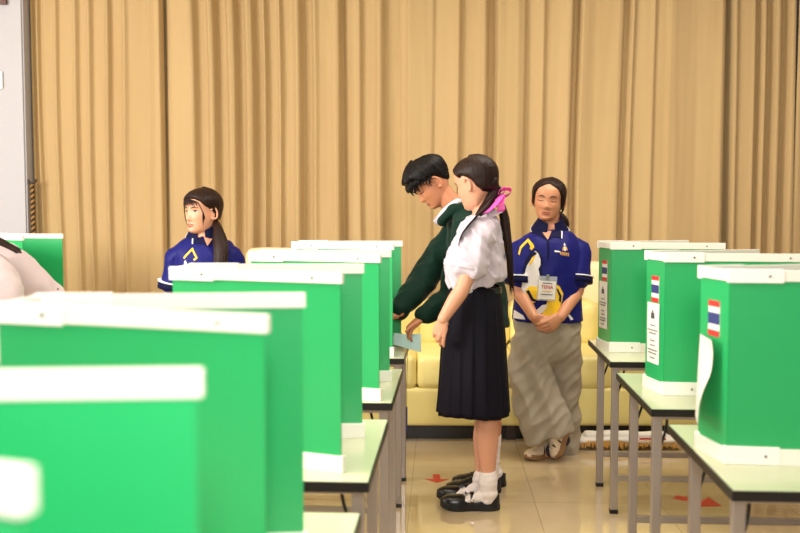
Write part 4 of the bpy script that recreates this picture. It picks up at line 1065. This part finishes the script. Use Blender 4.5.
remesh(mb, 'body', .0038, 'skinA', wv, vo, 2)
vh.face(wv, vo, False, look=0)
mb = MB()
def hl_v(a, s_): return interp(a, [0, .4, .8, 1.1, 1.35, 1.55, 1.9, 2.3, PI], [.058, .056, .044, .020, .010, -.002, -.055, -.075, -.085])
vh.hair_cap(mb, hl_v, lambda a, z: .013 + .008 * max(0, -math.cos(a)) + .004 * min(1, max(0, z / .1)), .0016, 22)
mb.shift(vo).build('hair', 'hair', wv, smooth=True)
mb = MB()
for i in range(34):   # wispy fringe over the forehead and strands beside the cheeks
    x = -.052 + .104 * i / 33; zt_ = .068 - abs(x) * .25; z1 = .022 + random.uniform(-.008, .02)
    mb.limb([vh.w(face_pt(x * .85, zt_, .008)), vh.w(face_pt(x * .95, (zt_ + z1) / 2, .012)), vh.w(face_pt(x * 1.03, z1, .008))], [.0022, .0018, .0005], n=5, sub=3)
for s in (1, -1):
    for i in range(5):
        mb.limb([vh.w(face_pt(s * .050, .05, .010)), vh.w((s * (.066 + .001 * i), .060, .0)), vh.w((s * (.066 + .001 * i), .058 - .003 * i, -.035)), vh.w((s * .058, .045, -.085 + .01 * i))], [.0022, .0018, .0015, .0005], n=5)
mb.shift(vo).build('fringe', 'hair', wv, smooth=True)
mb = MB(); kp = [vh.w((.035, -.095, -.045)), V(215.5, 222, .0), V(219, 234, -.07), V(221, 250, -.12), V(220, 268, -.145), V(219, 285, -.15)]
mb.limb(kp, [(.032, .03), (.020, .020), (.032, .026), (.040, .026), (.034, .02), (.006, .005)], side=(1, 0, 0), n=18)
for i in range(30):
    a = random.uniform(0, 2 * PI); o_ = Vector((math.cos(a) * .034, math.sin(a) * .02, 0))
    mb.limb([kp[1], kp[2] + o_ * .9, kp[3] + o_ * 1.1, kp[4] + o_ * .95, kp[5] + o_ * .5 + Vector((0, 0, random.uniform(-.03, .03)))], [.004, .005, .005, .004, .0008], n=5, sub=3)
mb.shift(vo).build('ponytail', 'hair', wv, smooth=True)
mb = MB(); mb.limb([V(215.5, 219.5, .01), V(216, 223, .0)], [.022, .022], n=12)
mb.shift(vo).build('hair_tie', 'gold', wv, smooth=True)
shirtv = polo(wv, vo, V, VY, ([V(204.5, 236, .025), V(204.5, 245, .02), V(204.5, 262, .0), V(205, 290, -.01), V(205.5, 312, -.01), V(206, 328, -.01)],
     [(.085, .065), (.165, .095), (.172, .122), (.168, .125), (.175, .13), (.18, .132)]), None, None, None, [(s1_, e1_, .62), (s2_, e2_, .62)], .076, 9)
collar(wv, vo, V(204.5, 231.5, .02), .061, .066, (-.05, -1, -.25), 'navycollar', .046, .052, .30, .05, piping='piping', flare=.046)
bv2 = bvh_of(shirtv); Yv = VY - .16
def c2(x, y): return (160 + x / 8.89, 225 + y / 8.89)
poly([(199, 236), (210, 236), (204.8, 246.5)], 'skinA', 'open_neckline', shirtv, bv2, Yv, vo)
for q in ([(187, 234), (188.8, 244.3), (199.5, 244.6), (204.5, 247), (198, 236)], [(210.5, 236), (205.2, 247), (214, 244.5), (217, 236)]):
    poly(q, 'navycollar', 'collar_lapel', shirtv, bv2, Yv, vo, off=.005)
poly([(186.4, 233), (188.2, 244.5), (189.4, 244.5), (187.6, 233)], 'piping', 'lapel_piping', shirtv, bv2, Yv, vo, off=.0065)
poly([c2(*p) for p in [(182, 298), (190, 280), (262, 205), (318, 298), (290, 322), (275, 310), (298, 295), (260, 232), (205, 290), (192, 308)]], 'yellow', 'print_chevron', shirtv, bv2, Yv, vo)
poly([c2(*p) for p in [(195, 330), (205, 318), (250, 400), (230, 470), (180, 480)]], 'printwhite', 'print_swoosh', shirtv, bv2, Yv, vo)
mb = MB(); mb.limb([V(206, 322), V(206, 335), V(206, 350)], [(.165, .12), (.175, .13), (.17, .125)], side=(1, 0, 0), n=28)
for dx in (-.09, .09):
    h_ = V(206, 340) + Vector((dx, 0, 0)); mb.limb([h_, Vector((h_.x, h_.y, .45)), Vector((h_.x, h_.y + .01, .08))], [.10, .085, .09], n=24)
remesh(mb, 'trousers', .009, 'denim', wv, vo, 3, wr_den)
for dx in (-.09, .09): shoe(wv, vo, Vector((V(206, 340).x + dx, VY + .07, 0)), (dx, -1, 0), .25, 'canvas', 'gum', 'lace', name='sneaker')

# ---------------- person leaning at the left edge
LY = 3.55
def Lp(px, py, dy=0.0): return at(px, py, LY + dy)
lo = Vector((Lp(-70, 400).x, LY, 0))
lp = thing('person', 'person in a white shirt leaning forward, cut off by the left edge', 'person', lo)
lh = Head(Lp(-52, 252, -.05), (-.35, .45, -.80), (-.65, .45, .6), 1.0)
mb = MB(); lh.skin(mb)
mb.limb([Lp(-44, 262), Lp(-38, 270), Lp(-34, 285)], [.052, .052, .06], n=18)
mb.limb([Lp(-34, 280), Lp(-34, 300, .02), Lp(-50, 340, .05), Lp(-66, 400, .05), Lp(-74, 440, .0)], [(.07, .06), (.16, .09), (.15, .10), (.13, .10), (.15, .12)], side=(.7, .7, 0), n=26)
la, lb_, lc_ = Lp(6, 266, .16), Lp(50, 299, .24), Lp(36, 345, .3)
ra, rb_, rc_ = Lp(-12, 292, -.14), Lp(22, 350, -.2), Lp(20, 380, -.02)
for A, Bq, Cq, q in ((la, lb_, lc_, 1), (ra, rb_, rc_, -1)):
    mb.limb([A.lerp(Lp(-34, 290), .5), A, A.lerp(Bq, .5), Bq, Bq.lerp(Cq, .4), Cq], [.055, .05, .042, .036, .035, .026], n=18)
    hand(mb, Cq, (-.3, .1, -1), (-1, 0, 0), 1, q, .5, .04)
for dx in (-.09, .09):
    hip = Lp(-74, 440) + Vector((dx, 0, 0)); kn = Vector((hip.x, hip.y - .02, .46)); an = Vector((hip.x - .02, hip.y + .02, .08))
    mb.limb([hip, (hip + kn) / 2, kn, kn.lerp(an, .33), an], [.088, .07, .052, .052, .032], n=18); foot(mb, an, (0, 1, 0))
remesh(mb, 'body', .0042, 'skinA', lp, lo, 2)
lh.face(lp, lo, True)
mb = MB(); lh.hair_cap(mb, hl_girl, lambda a, z: .016, .0016, 31)
mb.shift(lo).build('hair', 'hair', lp, smooth=True)
mb = MB()
for i in range(40):
    q = random.random(); mb.limb([lh.w((.02, -.09, -.03)), Lp(-22, 234 + 5 * q, -.04), Lp(-6, 236 + 6 * q, -.02 - .05 * q), Lp(8, 243 + 5 * q, .02 - .08 * q), Lp(16 + 6 * random.random(), 249 + 5 * q, .03 - .1 * q)], [.006, .007, .006, .005, .0008], n=5)
mb.shift(lo).build('ponytail', 'hair', lp, smooth=True)
mb = MB()
mb.limb([Lp(-34, 268, .04), Lp(-26, 292, .04), Lp(-45, 340, .05), Lp(-62, 400, .05), Lp(-70, 425, .0)], [(.12, .10), (.175, .125), (.18, .135), (.17, .13), (.16, .13)], side=(.7, .7, 0), n=28)
mb.limb([Lp(-30, 268, .10), la, la.lerp(lb_, .5), la.lerp(lb_, .98)], [.10, .088, .075, .062], n=22)
mb.limb([Lp(-24, 276, .06), ra, ra.lerp(rb_, .5), rb_], [.12, .115, .09, .075], n=22)
remesh(mb, 'blouse', .007, 'shirtpink', lp, lo, 4, lambda p: .008 * (1 - 2 * abs(nz(p, 8, 10, 9, 4))) * 1 + .003 * nz(p, 22))
a_, b_ = la.lerp(lb_, .94), la.lerp(lb_, 1.02)
MB().limb([a_, b_], [.066, .064], n=24, sub=1, round_caps=False).shift(lo).build('sleeve_trim', 'navycollar', lp, smooth=True)
mb = MB(); mb.limb([Lp(-70, 418), Lp(-74, 440), Lp(-76, 470)], [(.16, .13), (.18, .15), (.2, .17)], side=(1, 0, 0), n=28)
mb.limb([Lp(-76, 470), Vector((Lp(-76, 470).x, LY, .42))], [(.2, .17), (.21, .19)], side=(1, 0, 0), n=28)
remesh(mb, 'skirt', .01, 'navy', lp, lo, 2)
for dx in (-.09, .09): shoe(lp, lo, Vector((Lp(-74, 440).x + dx - .02, LY - .05, 0)), (0, 1, 0), .25, 'leather', 'sole', 'flat')
